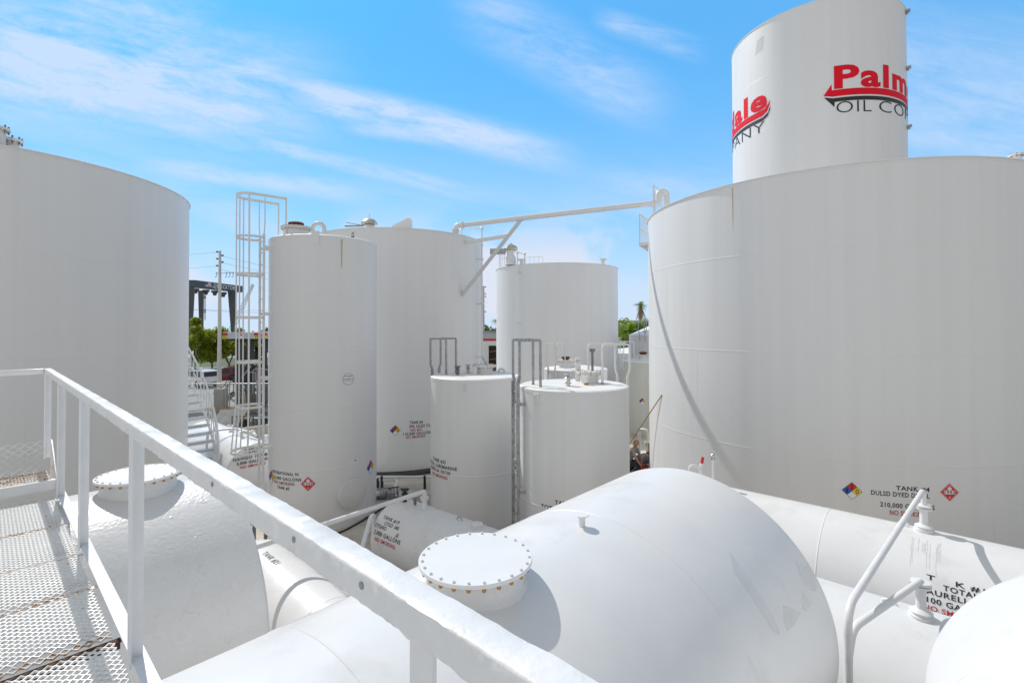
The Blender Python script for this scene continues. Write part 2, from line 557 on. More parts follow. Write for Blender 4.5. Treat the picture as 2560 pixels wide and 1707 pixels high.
def diamond(root, fn, size, nums=('1', '2', '0'), name='hazard_diamond'):
    "four coloured squares standing on a corner; fn(x, y) places the flat sign"
    h = size / 2
    m = M()

    def poly(pts, mi, lift):
        vs, fs = slice_x(pts, [tuple(range(len(pts)))], .07)
        m.add([fn(p[0], p[1], lift) for p in vs], fs, mi)
    poly([(0, -h), (h, 0), (0, h), (-h, 0)], 0, .004)
    k = h * .93
    poly([(0, -k), (k, 0), (0, k), (-k, 0)], 1, .0045)
    g = h * .90; e = h * .025
    for (cx, cy), mi in (((0, g / 2), 2), ((-g / 2, 0), 3), ((g / 2, 0), 4), ((0, -g / 2), 0)):
        q = g / 2 - e
        poly([(cx, cy - q), (cx + q, cy), (cx, cy + q), (cx - q, cy)], mi, .005)
    for s, (cx, cy) in zip(nums, ((-g / 2, 0), (0, g / 2), (g / 2, 0))):
        vs, fs = flat_text(s, size * .15 * (.5 if s == '1' else 1), size * .23, .012)
        m.add([fn(p.x + cx, p.y + cy - size * .115, .0058) for p in vs], fs, 1)
    return m.build(name, [D_WHT, D_BLK, D_RED, D_BLUE, D_YEL], root)


def placard(root, fn, size, num):
    h = size / 2
    m = M()

    def poly(pts, mi, lift):
        vs, fs = slice_x(pts, [tuple(range(len(pts)))], .07)
        m.add([fn(p[0], p[1], lift) for p in vs], fs, mi)
    poly([(0, -h), (h, 0), (0, h), (-h, 0)], 0, .004)
    for k0 in (.90,):
        for sx in (-1, 1):
            for sy in (-1, 1):
                a, b = h * k0, h * (k0 - .025)
                poly([(0, sy * a), (sx * a, 0), (sx * b, 0), (0, sy * b)], 1, .0046)
    w, g = size * .29, size * .105
    poly([(-w, -g), (w, -g), (w, g), (-w, g)], 1, .005)
    vs, fs = flat_text(num, w * 1.85, g * 1.65, .012)
    m.add([fn(p.x, p.y - g * .82, .0058) for p in vs], fs, 2)
    vs, fs = flat_text('3', size * .07, size * .10, .02)
    m.add([fn(p.x, p.y - h * .66, .005) for p in vs], fs, 1)
    fl = [(-.09, .12), (.09, .12), (.12, .20), (.08, .27), (.085, .20), (.05, .24), (.045, .33), (.0, .40), (.01, .31), (-.04, .25), (-.055, .30), (-.10, .25), (-.11, .18)]
    bm_pts = [(x * size, y * size) for x, y in fl]
    # fan from the middle of the flame's foot keeps the outline
    for i in range(len(bm_pts)):
        a, b = bm_pts[i], bm_pts[(i + 1) % len(bm_pts)]
        m.add([fn(0, .19 * size, .005), fn(*a, .005), fn(*b, .005)], [(0, 1, 2)], 1)
    return m.build('flammable_placard', [D_RED, D_WHT, D_BLK], root)


def cyl_sign(cx, cy, rad, ang, z):
    a = R(ang)
    return lambda x, y, lift: Vector((cx + (rad + lift) * math.cos(a + x / rad), cy + (rad + lift) * math.sin(a + x / rad), z + y))


# ------------------------------------------------------------------ ground
def sheet(name, pts, z, m, kind='structure'):
    q = M().add([(x, y, z) for x, y in pts], [tuple(range(len(pts)))])
    return tag(q.build(name, m), kind=kind)


def slab(name, pts, z0, z1, m):
    q = M()
    n = len(pts)
    q.add([(x, y, z0) for x, y in pts] + [(x, y, z1) for x, y in pts], [tuple(range(n, 2 * n))] + [(i, (i + 1) % n, n + (i + 1) % n, n + i) for i in range(n)])
    return tag(q.build(name, m, ang=20), kind='structure')


ZO = -.6            # level of the street outside the tank yard


def gp(s, t):
    p = G(s, t, 0)
    return (p.x, p.y)


slab('yard_floor', [gp(25, -12), gp(25, 31), gp(-14, 31), gp(-14, -12)], ZO - .3, 0, CONC)
sheet('street_ground', [(-700, -200), (700, -200), (700, 1500), (-700, 1500)], ZO - .012, PAVE)


def strip(name, Y0, Y1, m, z, x0=-60, x1=-6):
    return sheet(name, [(x0, Y0), (x1, Y0), (x1, Y1), (x0, Y1)], z, m)


strip('asphalt_lane', 31.6, 34.2, ASPH, ZO)
strip('parking_lot', 43, 54.3, PAVE, ZO)
strip('lawn', 54.6, 60, GRASS, ZO)
strip('pale_road', 60.5, 74, PAVE, ZO + .004, -120, -6)
strip('far_lawn', 74.5, 100, GRASS, ZO, -150, -6)

# ------------------------------------------------------------------ upright tanks
BIG = (9.53, 15.28, 5.04)
TOWER = (14.65, 23.49, 3.56)
T3 = (-5.36, 13.9, 1.4375)
T6 = (-4.79, 20.79, 3.524)
LEFT = (-12.62, 12.13, 3.794)
THIRD = (2.79, 30.47, 3.77)
T25 = (-1.03, 13.89, 1.281)
T24 = (1.44, 11.45, 1.262)
T23 = (2.58, 19.83, 1.27)
T22 = (7.35, 25.1, 1.62)
CONE = (9.95, 30.6, 2.5)


def vtank(root, t, z0, z1, seams=(), vseams=(), n=160, mat_=P_SHELL, roof=.25, lip=.03, mats_roof=P_ROOF, amp=.003, lap=.0):
    cx, cy, rad = t
    p = [(rad, z0), (rad, z0 + .02)]
    for z in sorted(seams):
        p += [(rad, z - .045), (rad, z - .022), (rad + amp, z - .012), (rad + amp, z + .012), (rad, z + .022), (rad, z + .045)]
    p += [(rad, z1 - .1), (rad, z1 - .07), (rad + .006, z1 - .066), (rad + .006, z1 - .004), (rad, z1)]
    m = M().lathe(p, (cx, cy, 0), n)
    for a, za, zb in vseams:
        a = R(a); k = .012 / rad
        vs = [(cx + rr * math.cos(aa), cy + rr * math.sin(aa), z) for z in (za, zb) for rr, aa in ((rad - .01, a - k * 2), (rad + amp * .8, a - k), (rad + amp * .8, a + k), (rad - .01, a + k * 2))]
        m.add(vs, [(0, 1, 5, 4), (1, 2, 6, 5), (2, 3, 7, 6)])
    sh = m.build('shell', mat_, root, 11)
    r_ = M().lathe([(rad + lip, z1 - .012), (rad + lip, z1 + .008), (rad * .97, z1 + .03), (rad * .5, z1 + roof * .6 + .01), (.02, z1 + roof)], (cx, cy, 0), n, cap0=True, cap1=True)
    r_.build('roof', mats_roof, root, 25)
    return sh


def nozzle(root, p, r, h, fr, ft=.025, m=P_WHITE, name='nozzle', ax=UP, bolts=0, bmat=RUST_LT, n=20, par=None):
    p = Vector(p)
    q = M().cyl(p - ax * .06, p + ax * h, r, n)
    q.lathe([(fr, 0), (fr + .002, ft * .2), (fr + .002, ft * .8), (fr, ft)], p + ax * (h - ft), n, ax, cap0=True, cap1=True)
    mm = [m]
    if bolts:
        mm = [m, bmat]
        e1 = Vector((1, 0, 0)) if abs(ax.x) < .9 else UP
        e1 = (e1 - ax * e1.dot(ax)).normalized(); e2 = ax.cross(e1)
        br = (fr + r) / 2
        for j in range(bolts):
            a = 2 * math.pi * j / bolts
            c = p + ax * (h - ft * 2.1) + (e1 * math.cos(a) + e2 * math.sin(a)) * br
            q.lathe([(.012 + fr * .015, 0), (.012 + fr * .015, ft * 3.1)], c, 6, ax, cap0=True, cap1=True, mi=1)
    return q.build(name, mm, par or root)


def lug(root, t, ang, z, w=.10, h=.2):
    cx, cy, rad = t
    a = R(ang); n = Vector((math.cos(a), math.sin(a), 0)); s_ = Vector((-math.sin(a), math.cos(a), 0))
    c = Vector((cx, cy, z)) + n * rad
    m = M().obox(c + n * .03, s_, n, UP, .03, .10, h)
    m.obox(c + n * .008, s_, n, UP, w * 1.4, .02, h * 1.15)
    m.tube(arc(c + n * .06 + UP * h * .2, .03, 0, 2 * math.pi, 10, n, UP)[:-1], .008, 6, closed=True)
    return m.build('lifting_lug', P_WHITE, root)


def manhole_top(root, c, r=.3, h=.22, flange=.09, m=P_RUSTY, cap=None, bolts=16):
    c = Vector(c)
    q = M().cyl(c - UP * .1, c + UP * h, r, 28)
    q.build('manhole_neck', P_WHITE, root)
    q = M().lathe([(r + flange, 0), (r + flange, .03)], c + UP * h, 32, cap0=True, cap1=True)
    q.lathe([(r + flange, 0), (r + flange, .03)], c + UP * (h + .034), 32, cap0=True, cap1=True)
    cov = q.build('manhole_cover', m, root)
    for j in range(bolts):
        a = 2 * math.pi * j / bolts
        q = M()
        q.cyl(c + UP * (h - .025) + Vector((math.cos(a), math.sin(a), 0)) * (r + flange * .55), c + UP * (h + .085) + Vector((math.cos(a), math.sin(a), 0)) * (r + flange * .55), .012, 6)
        q.build('bolt', RUST_LT, cov)
    if cap:
        q = M().lathe([(cap * .75, 0), (cap * .75, .05), (cap, .06), (cap, .12), (cap * .8, .14)], c + UP * (h + .062), 20, cap0=True, cap1=True)
        q.build('cap', RUST_DK, cov)
    return cov


def vent_valve(root, p, s=1., m=CHROME, base=P_WHITE, name='vent_cap'):
    p = Vector(p)
    q = M().lathe([(.05 * s, -.05), (.05 * s, .06 * s), (.08 * s, .065 * s), (.08 * s, .085 * s), (.045 * s, .09 * s), (.045 * s, .13 * s), (.075 * s, .15 * s), (.085 * s, .19 * s), (.05 * s, .22 * s), (.04 * s, .25 * s), (.09 * s, .27 * s), (.10 * s, .29 * s), (.02 * s, .32 * s)], p, 14, cap0=True, cap1=True)
    q.box(p + UP * .30 * s, .2 * s, .04 * s, .03 * s)
    return q.build(name, m, root)


def gooseneck(root, p, r, h, rad, dirv, m=P_RUSTY, name='gooseneck_vent'):
    p = Vector(p); d = Vector(dirv).normalized()
    pts = [p - UP * .05, p + UP * h] + arc(p + UP * h + d * rad, rad, math.pi, 0, 10, d, UP)[1:] + [p + UP * (h - .06) + d * 2 * rad]
    return M().tube(pts, r, 12).build(name, m, root)


def grab(root, t, ang, half, ztop, h, inner, m, r=.02, foot=None, gap=.14, flat=False, name='grab_bar', down=.35):
    "two hoops that run from the ladder up over the rim to the roof"
    cx, cy, rad = t
    a = R(ang); n = Vector((math.cos(a), math.sin(a), 0)); s_ = Vector((-math.sin(a), math.cos(a), 0))
    c = Vector((cx, cy, 0)) + n * rad
    out = []
    for sd in (-1, 1):
        o = c + n * gap + s_ * (sd * half)
        wide = s_ * (sd * .10)
        inn = c - n * inner + s_ * (sd * half) + wide
        pts = [o + UP * (ztop - down), o + UP * (ztop + .12), o + wide + UP * (ztop + .30), o + wide + UP * (ztop + h), inn + UP * (ztop + h), inn + UP * (ztop + .01)]
        q = M()
        if flat:
            for p0, p1 in zip(pts[:-1], pts[1:]):
                q.beam(p0, p1, .06 if flat is True else flat, .045, up=s_ if abs((p1 - p0).normalized().z) < .9 else n)
        else:
            q.tube(bend(pts, .10), r, 10)
        q.lathe([(.035, 0), (.035, .05)], inn + UP * (ztop + .005), 8, cap0=True, cap1=True, mi=1)
        out.append(q.build(name, [m, RUST_LT], root))
    return out


def ladder(root, t, ang, half, z0, z1, m, gap=.16, rung_m=None, bar=(.05, .02), brackets=(), step=.305, rr=.011):
    cx, cy, rad = t
    a = R(ang); n = Vector((math.cos(a), math.sin(a), 0)); s_ = Vector((-math.sin(a), math.cos(a), 0))
    c = Vector((cx, cy, 0)) + n * (rad + gap)
    lad = bpy.data.objects.new('ladder', None); C.objects.link(lad); lad.empty_display_size = .1
    lad.parent = root; OFF[lad.name] = OFF[root.name]
    for sd in (-1, 1):
        for z in brackets:
            M().obox(c + s_ * (sd * half) - n * (gap / 2) + UP * z, n, s_, UP, gap + .02, .012, .07).build('wall_bracket', m, lad)
    for sd in (-1, 1):
        M().obox(c + s_ * (sd * half) + UP * ((z0 + z1) / 2), n, s_, UP, bar[0], bar[1], z1 - z0).build('stringer', m, lad)
    z = z0 + .2
    while z < z1 - .05:
        M().cyl(c - s_ * half + UP * z, c + s_ * half + UP * z, rr, 8).build('rung', rung_m or m, lad)
        z += step
    return lad, c, n, s_


# --- the wide tank on the right
t4 = thing('storage_tank', 'huge white steel tank marked DULSD DYED DIESEL, filling the right side', 'storage tank', (BIG[0], BIG[1], 0))
vtank(t4, BIG, 0, 8.8, (2.26, 4.61, 6.98), [(-154.6, 2.26, 4.61), (-81.2, 2.26, 4.61), (-140, 6.98, 8.73), (-170, 4.61, 6.98), (-115, 4.61, 6.98), (-60, 4.61, 6.98), (-100, 6.98, 8.73), (-128, .0, 2.26), (-83.3, .3, 1.42)], 224, roof=.5)
letters_cyl(t4, BIG, [('TANK #4', -102.0, 1.73, .62, .092), ('DULSD DYED DIESEL', -104.6, 1.59, 1.07, .095), ('210,000 GALLONS', -103.15, 1.355, 1.0, .095)], BLK)
letters_cyl(t4, BIG, [('NO SMOKING', -103.1, 1.195, .66, .10)], RED, 'warning_lettering')
diamond(t4, cyl_sign(*BIG, -114.6, 1.622), .41)
placard(t4, cyl_sign(*BIG, -94.1, 1.735), .375, '1993')
q = M()
for i in range(1):
    a0, a1 = R(-147), R(-139.7)
q.tube([(BIG[0] + (BIG[2] + .005) * math.cos(R(a)), BIG[1] + (BIG[2] + .005) * math.sin(R(a)), z) for a, z in ((-83.3, .3), (-83.3, 1.38), (-82.8, 1.42), (-75, 1.44), (-70, 1.44))], .008, 6)
q.build('patch_plate_edge', P_SHELL, t4)
for a_, z_ in ((-139.2, 8.62),):
    f = cyl_sign(*BIG, a_, z_)
    vs, fs = slice_x([(-.012, .10), (.012, .10), (.016, -.35), (.006, -1.1), (-.008, -.5)], [(0, 1, 2, 3, 4)], .02)
    M().add([f(p[0] - .25, p[1], .003) for p in vs], fs).build('rust_run', RUST_RUN, t4)
# a hatch right of the rim
hp = Vector((BIG[0] + 4.8 * math.cos(R(-68.6)), BIG[1] + 4.8 * math.sin(R(-68.6)), 8.83))
nozzle(t4, hp, .09, .2, .14, bolts=8)
# the landing platform with its railing on the far left of the rim
pl = M()
pa = R(-196)
for (d, s0) in ():
    pass
base = W(1612, 600, 17.4); base = Vector((base.x, base.y, 8.12))
pn = Vector((-.84, .54, 0)); ps = Vector((.54, .84, 0))
tag(t4)
platform = M().obox(base - pn * .45 , ps, pn, UP, 1.0, 1.0, .12)
platform.add([base + pn * .05 + ps * .4 - UP * .06, base - pn * .9 + ps * .4 - UP * .06, base - pn * .9 + ps * .4 - UP * .75, base + pn * .05 - ps * .4 - UP * .06, base - pn * .9 - ps * .4 - UP * .06, base - pn * .9 - ps * .4 - UP * .75], [(0, 1, 2), (3, 5, 4), (0, 2, 5, 3)])
pf = platform.build('landing', P_WHITE, t4)
q = M()
cs = [base + pn * .02 - ps * .5, base + pn * .02 + ps * .5, base - pn * .6 + ps * .5]
for p0, p1 in zip(cs[:-1], cs[1:]):
    for hh in (1.05, .55):
        q.beam(p0 + UP * hh, p1 + UP * hh, .03, .04)
    k = 4
    for i in range(k + 1):
        q.beam(p0.lerp(p1, i / k), p0.lerp(p1, i / k) + UP * 1.05, .022, .022, up=ps)
q.beam(cs[0] - pn * .5, cs[0] - pn * .5 + UP * 2.0, .05, .05, up=ps)
q.beam(cs[0], cs[0] + UP * 1.05, .04, .04, up=ps)
for i in range(5):
    c0 = cs[0] - pn * (.55 + .09 * i)
    q.beam(c0 + UP * .5, c0 + UP * 1.75, .02, .02, up=ps)
q.beam(cs[0] - pn * .5 + UP * 2.0, cs[0] - pn * .95 + UP * 1.55, .02, .03)
q.build('railing', P_WHITE, pf)

# --- the tower tank with the emblem
tw = thing('tower_tank', 'tallest white tank with red and black company emblem, standing behind the huge tank', 'storage tank', (TOWER[0], TOWER[1], 0))
vtank(tw, TOWER, 0, 19.0, (2.3, 4.65, 7.0, 9.4, 11.75, 14.13, 16.52), [(-138, 14.13, 16.52), (-120, 16.52, 18.93), (-100, 11.75, 14.13), (-75, 16.52, 18.93), (-165, 11.75, 14.13), (-60, 14.13, 16.52), (-92, 16.52, 18.93)], 192, roof=.4)
_pv, _ = text2d('Pal', .035, 1.12); _pw, _ = text2d('Palmdale', .035, 1.12)
LW = 2.28 * (max(p.x for p in _pw) - min(p.x for p in _pw)) / (max(p.x for p in _pv) - min(p.x for p in _pv))


def emblem(tip_deg, oil_dx=0.):
    f = on_cyl(*TOWER, .012)
    a0 = R(tip_deg)
    fn = lambda x, y: f(a0, 0)(x, y)
    x0 = .385
    m = M()
    vs, fs = flat_text('Palmdale', LW, .92, .035, 1.12)
    wrap(m, *slice_x([Vector((p.x + x0 + LW / 2, p.y + 15.15)) for p in vs], fs, .12), fn)
    xe = x0 + LW
    red = [(0, 14.885), (.33, 14.80), (xe - .25, 14.80), (xe, 14.93), (xe + .13, 15.20), (xe + .13, 15.42), (xe + .06, 15.25), (xe - .10, 15.09), (xe - .3, 15.07), (.30, 15.07), (.30, 15.33)]
    o = [(0, 1, 9, 10), (1, 2, 8, 9), (2, 3, 7, 8), (3, 4, 6, 7), (4, 5, 6)]
    wrap(m, *slice_x(red, o, .12), fn)
    m.build('red_emblem', LOGO_RED, tw)
    m = M()
    blk = [(.02, 14.82), (.34, 14.73), (xe - .2, 14.73), (xe + .05, 14.86), (xe + .15, 15.12), (xe + .15, 14.95), (xe + .02, 14.70), (xe - .25, 14.57), (.40, 14.57), (.385, 14.36)]
    o = [(0, 1, 8, 9), (1, 2, 7, 8), (2, 3, 6, 7), (3, 4, 5, 6)]
    wrap(m, *slice_x(blk, o, .12), fn)
    for tx, xa, xb in (('OIL', x0 + .07, x0 + 1.42), ('COMPANY', x0 + 1.76, x0 + LW - .12)):
        vs, fs = flat_text(tx, xb - xa, .47, -.012, 1.08)
        wrap(m, *slice_x([Vector((p.x + (xa + xb) / 2, p.y + 14.08)) for p in vs], fs, .12), fn)
    m.build('black_emblem', LOGO_BLK, tw)


emblem(-115.8)
emblem(-151.3 - math.degrees((LW + .385) / TOWER[2]), .0)
for z_ in (18.86, 16.4, 13.85):
    a = R(-46.5); n = Vector((math.cos(a), math.sin(a), 0)); s_ = Vector((-n.y, n.x, 0))
    c = Vector((TOWER[0], TOWER[1], z_)) + n * (TOWER[2] + .09)
    M().obox(c, n, s_, UP, .16, .13, .10).obox(c - UP * .09 - n * .03, n, s_, UP, .1, .03, .10).build('bracket', GALV, tw)
f = cyl_sign(*TOWER, -157.5, 18.05)
vs, fs = slice_x([(-.22, -.3), (.2, -.22), (.26, .38), (-.1, .34)], [(0, 1, 2, 3)], .1)
M().add([f(p[0], p[1], .003) for p in vs], fs).build('repair_patch', mat('patch_grey', (.62, .61, .60), .5), tw)

# --- the wide tank on the left
tl = thing('storage_tank', 'wide white tank on the left edge with a curved stair behind', 'storage tank', (LEFT[0], LEFT[1], 0))
vtank(tl, LEFT, 0, 8.8, (2.3, 4.62, 6.72), [(-53, 6.72, 8.73), (-27, 4.62, 6.72), (-70, 4.62, 6.72), (-40, 2.3, 4.62), (-60, 0, 2.3)], 192, roof=.35)
hn = W(36, 362, 9.7)
hp = Vector((LEFT[0] + 3.45 * math.cos(R(-62)), LEFT[1] + 3.45 * math.sin(R(-62)), 8.85))
for u_, v_, rr, hh, fl in ((31, 374, .11, .20, .165), (-8, 362, .13, .34, .19)):
    d = ray(u_, v_); k = (8.84 - CAMZ) / d.z
    P_ = d * k + Vector((0, 0, CAMZ))
    nozzle(tl, P_, rr, hh, fl, .05, bolts=8, m=P_RUSTY, bmat=GALV_DK)
# worn support brackets on its face
for ang_, z_ in ((-69.5, 8.42), (-69.5, 4.98), (-71, 3.1)):
    a = R(ang_); n = Vector((math.cos(a), math.sin(a), 0)); s_ = Vector((-n.y, n.x, 0))
    c = Vector((LEFT[0], LEFT[1], z_)) + n * (LEFT[2] + .07)
    M().obox(c, n, s_, UP, .16, .34, .05).obox(c - UP * .08, n, s_, UP, .16, .03, .14).build('pipe_bracket', P_RUSTY, tl)
fnf = cyl_sign(*LEFT, -19.5, 1.33)
diamond(tl, fnf, .41, ('1', '2', '0'))
# spiral stair round its far side
st = thing('curved_stair', 'white steel stair curving up round the left tank, thin railing on its outer edge', 'stair', (LEFT[0], LEFT[1], 0))
lc = Vector((LEFT[0], LEFT[1], 0))
ta0 = 43.9 + 2                     # angle of the visible edge, seen from the tank's centre
rail_pts = []
for i in range(26):
    z_ = .35 + .225 * i
    ang_ = ta0 - 15 + 2.55 * i
    a = R(ang_); n = Vector((math.cos(a), math.sin(a), 0)); s_ = Vector((-n.y, n.x, 0))
    c = lc + n * (LEFT[2] + .40) + UP * z_
    tr = M().obox(c, n, s_, UP, .76, .22, .035)
    tr.obox(c - s_ * .10 - UP * .03, n, s_, UP, .76, .02, .07)
    tr = tr.build('tread', P_WHITE, st)
    o_ = lc + n * (LEFT[2] + .78)
    M().tube([o_ + UP * (z_ - .05), o_ + UP * (z_ + .98)], .016, 8).build('baluster', P_WHITE, st)
    rail_pts.append(o_ + UP * (z_ + .98))
M().tube(rail_pts, .028, 8).build('handrail', P_WHITE, st)
M().tube([p - UP * .5 for p in rail_pts], .012, 6).build('mid_rail', P_WHITE, st)
M().tube([p - UP * 1.05 for p in rail_pts], .035, 6).build('stair_stringer', P_WHITE, st)

# --- tank 3
t3 = thing('storage_tank', 'tall narrow white tank marked RECREATIONAL 90 with a caged ladder on its left', 'storage tank', (T3[0], T3[1], 0))
vtank(t3, T3, 0, 7.62, (1.56, 3.15, 4.63, 6.1), [(-76, 0, 1.56), (-110, 1.56, 3.15), (-30, 1.56, 3.15)], 128, roof=.06, lip=.004, amp=.003)
letters_cyl(t3, T3, [('RECREATIONAL 90', -111.8, 1.45, .90, .075), ('15,000 GALLONS', -109.4, 1.315, .92, .078), ('TANK #3', -112.5, 1.08, .42, .075)], BLK)
letters_cyl(t3, T3, [('NO SMOKING', -112., 1.20, .69, .075)], REDD, 'warning_lettering')
diamond(t3, cyl_sign(*T3, -133, 1.30), .42)
placard(t3, cyl_sign(*T3, -84.3, 1.25), .375, '1203')
diamond(t3, cyl_sign(*T3, -12, 1.36), .42)
f = cyl_sign(*T3, -44.6, 3.87)
ring = [(math.cos(2 * math.pi * i / 28), math.sin(2 * math.pi * i / 28)) for i in range(28)]
m = M()
for rr, li, mi in ((.155, .003, 1), (.147, .0038, 0)):
    vs, fs = slice_x([(x * rr, y * rr) for x, y in ring], [tuple(range(28))], .05)
    m.add([f(p[0], p[1], li) for p in vs], fs, mi)
vs, fs = flat_text('modern', .27, .052, .006)
m.add([f(p.x, p.y - .02, .0048) for p in vs], fs, 1)
for yy in (-.062, .068, .082):
    vs, fs = slice_x([(-.11, yy), (.11, yy), (.11, yy + .007), (-.11, yy + .007)], [(0, 1, 2, 3)], .05)
    m.add([f(p[0], p[1], .0048) for p in vs], fs, 1)
m.build('maker_sticker', [D_WHT, D_BLK], t3)
f = cyl_sign(*T3, -38.1, 1.67)
m = M()
m.add([f(x, y, .004) for x, y in ((-.1, -.07), (.1, -.07), (.1, .07), (-.1, .07))], [(0, 1, 2, 3)], 0)
m.add([f(x, y, .005) for x, y in ((.02, .0), (.06, -.01), (.07, .045), (.03, .04))], [(0, 1, 2, 3)], 1)
m.build('small_sticker', [D_WHT, GALV_DK], t3)
# round manway low on the face
a = R(-41.9); n = Vector((math.cos(a), math.sin(a), 0))
c = Vector((T3[0], T3[1], .86)) + n * (T3[2] - .12)
mw = M().lathe([(.33, 0), (.33, .22)], c, 40, n).build('manway_neck', P_SHELL, t3)
M().lathe([(.385, .20), (.39, .21), (.39, .25), (.37, .262)], c, 40, n, cap0=True, cap1=True).build('manway_cover', mat('grey_cover_paint', (.70, .695, .69), .45), t3)
# roof fittings
manhole_top(t3, Vector((T3[0] - .50, T3[1] - .72, 7.62)), .31, .27, .08, P_RUSTY, .2, 22)
gooseneck(t3, (T3[0] + .28, T3[1] - .75, 7.60), .055, .30, .16, (-1, .0, 0))
M().obox(Vector((T3[0] + .30, T3[1] - 1.40, 7.55)), Vector((1, 0, 0)), Vector((0, 1, 0)), UP, .2, .04, .34).build('lifting_lug', P_SHELL, t3)
q = M().lathe([(.09, 0), (.06, .08), (.05, .10)], (T3[0] + .98, T3[1] - .55, 7.62), 14, cap0=True).build('vent_base', RUST_DK, t3)
vent_valve(t3, (T3[0] + .98, T3[1] - .55, 7.62), .8)
f = cyl_sign(*T3, -52, 7.52)
m = M(); m.add([f(x, y, .003) for x, y in ((-.02, .03), (.02, .03), (.018, -.2), (.012, -.75), (-.012, -.7), (-.018, -.2))], [tuple(range(6))]); m.build('rust_run', RUST_RUN, t3)
# caged ladder
lad, lc_, ln, ls = ladder(t3, T3, -140, .21, .3, 7.7, P_WHITE, .2, bar=(.06, .018), brackets=(7.35, 5.6, 3.9, 2.1, .7), rr=.012)
CG = .355


def hoop(z, k=1.0, full=True):
    c = lc_ + UP * z
    pts = []
    for i in range(19):
        a = -math.pi / 2 + math.pi * i / 18
        pts.append(c + ln * (.25 + CG * k * math.cos(a)) + ls * (CG * k * math.sin(a)))
    pts = [c - ls * .21, c + ln * .06 - ls * (.21 + .12 * k)] + pts + [c + ln * .06 + ls * (.21 + .12 * k), c + ls * .21]
    return pts


hz = [2.05, 3.2, 4.35, 5.5, 6.62, 7.58]
for z_ in hz:
    pts = hoop(z_, 1.28 if z_ < 2.1 else 1.)
    cage = M()
    for p0, p1 in zip(pts[:-1], pts[1:]):
        cage.beam(p0, p1, .012, .06)
    cage.build('cage_hoop', P_WHITE, t3)
pts = hoop(8.66)[2:-2]
topb = M()
inner = [lc_ - ln * .50 - ls * .365 + UP * 8.66] + pts + [lc_ - ln * .50 + ls * .365 + UP * 8.66]
for p0, p1 in zip(inner[:-1], inner[1:]): topb.beam(p0, p1, .014, .07)
for sd in (-1, 1):
    topb.beam(lc_ - ln * .50 + ls * (.365 * sd) + UP * 7.62, lc_ - ln * .50 + ls * (.365 * sd) + UP * 8.69, .05, .03, up=ln)
    topb.beam(lc_ + ls * (.21 * sd) + UP * 7.6, lc_ + ls * (.30 * sd) + UP * 7.95, .05, .02, up=ln)
    topb.beam(lc_ + ls * (.30 * sd) + UP * 7.95, lc_ + ls * (.30 * sd) + UP * 8.66, .05, .02, up=ln)
topb.build('cage_top_rail', P_WHITE, t3)
for i in (2, 6, 9, 12, 16):
    a = -math.pi / 2 + math.pi * i / 18
    off = ln * (.25 + CG * math.cos(a)) + ls * (CG * math.sin(a))
    off2 = ln * (.25 + CG * 1.28 * math.cos(a)) + ls * (CG * 1.28 * math.sin(a))
    q = M().beam(lc_ + off2 + UP * 2.05, lc_ + off + UP * 3.2, .045, .012, up=off.normalized())
    q.beam(lc_ + off + UP * 3.2, lc_ + off + UP * 8.69, .045, .012, up=off.normalized())
    q.build('cage_bar', P_WHITE, t3)

# --- tank 6
t6 = thing('storage_tank', 'broad white tank marked FPL ULSD, half hidden behind the RECREATIONAL 90 tank', 'storage tank', (T6[0], T6[1], 0))
vtank(t6, T6, 0, 8.8, (2.45, 4.76, 6.9), [(-60, 4.76, 6.9), (-85, 2.45, 4.76), (-40, 6.9, 8.73)], 192, roof=.3)
letters_cyl(t6, T6, [('TANK #6', -67.6, 1.79, .47, .10), ('FPL ULSD CLEAR', -63.4, 1.645, 1.0, .10), ('110,000 GALLONS', -66.6, 1.39, 1.05, .10)], BLK)
letters_cyl(t6, T6, [('NO BIO', -67.6, 1.52, .42, .09), ('NO SMOKING', -68.0, 1.275, .70, .09)], RED, 'warning_lettering')
diamond(t6, cyl_sign(*T6, -79.7, 1.59), .41)
P_ = Vector((T6[0] - .55, T6[1] - 2.6, 8.9))
q = M().lathe([(.13, -.1), (.13, .12), (.2, .13), (.2, .16)], P_, 18, cap1=True).build('vent_neck', P_WHITE, t6)
q = M().lathe([(.22, .18), (.30, .2), (.29, .28), (.2, .38), (.03, .44)], P_, 20, cap0=True, cap1=True)
q.cyl(P_ + UP * .42, P_ + UP * .62, .012, 6)
q.build('vent_hood', mat('tarnished_metal', (.62, .57, .46), .3, .6, var=.4, vscale=9.), t6)
q = M().beam(P_ + Vector((-.1, 0, .16)), P_ + Vector((-.95, .1, .16)), .05, .06).beam(P_ + Vector((-.3, 0, .18)), P_ + Vector((-.9, .1, .30)), .025, .025)
q.build('level_gauge_arm', GALV, t6)
M().add([P_ + Vector(p) for p in ((.9, -.2, 0), (1.6, -.2, 0), (1.6, -.2, .38), (1.5, -.2, .40), (.9, -.2, .12), (.9, .1, 0), (1.6, .1, 0), (1.6, .1, .38), (1.5, .1, .40), (.9, .1, .12))],
        [(0, 1, 2, 3, 4), (9, 8, 7, 6, 5), (0, 5, 6, 1), (1, 6, 7, 2), (2, 7, 8, 3), (3, 8, 9, 4), (4, 9, 5, 0)]).build('roof_hatch', P_WHITE, t6)


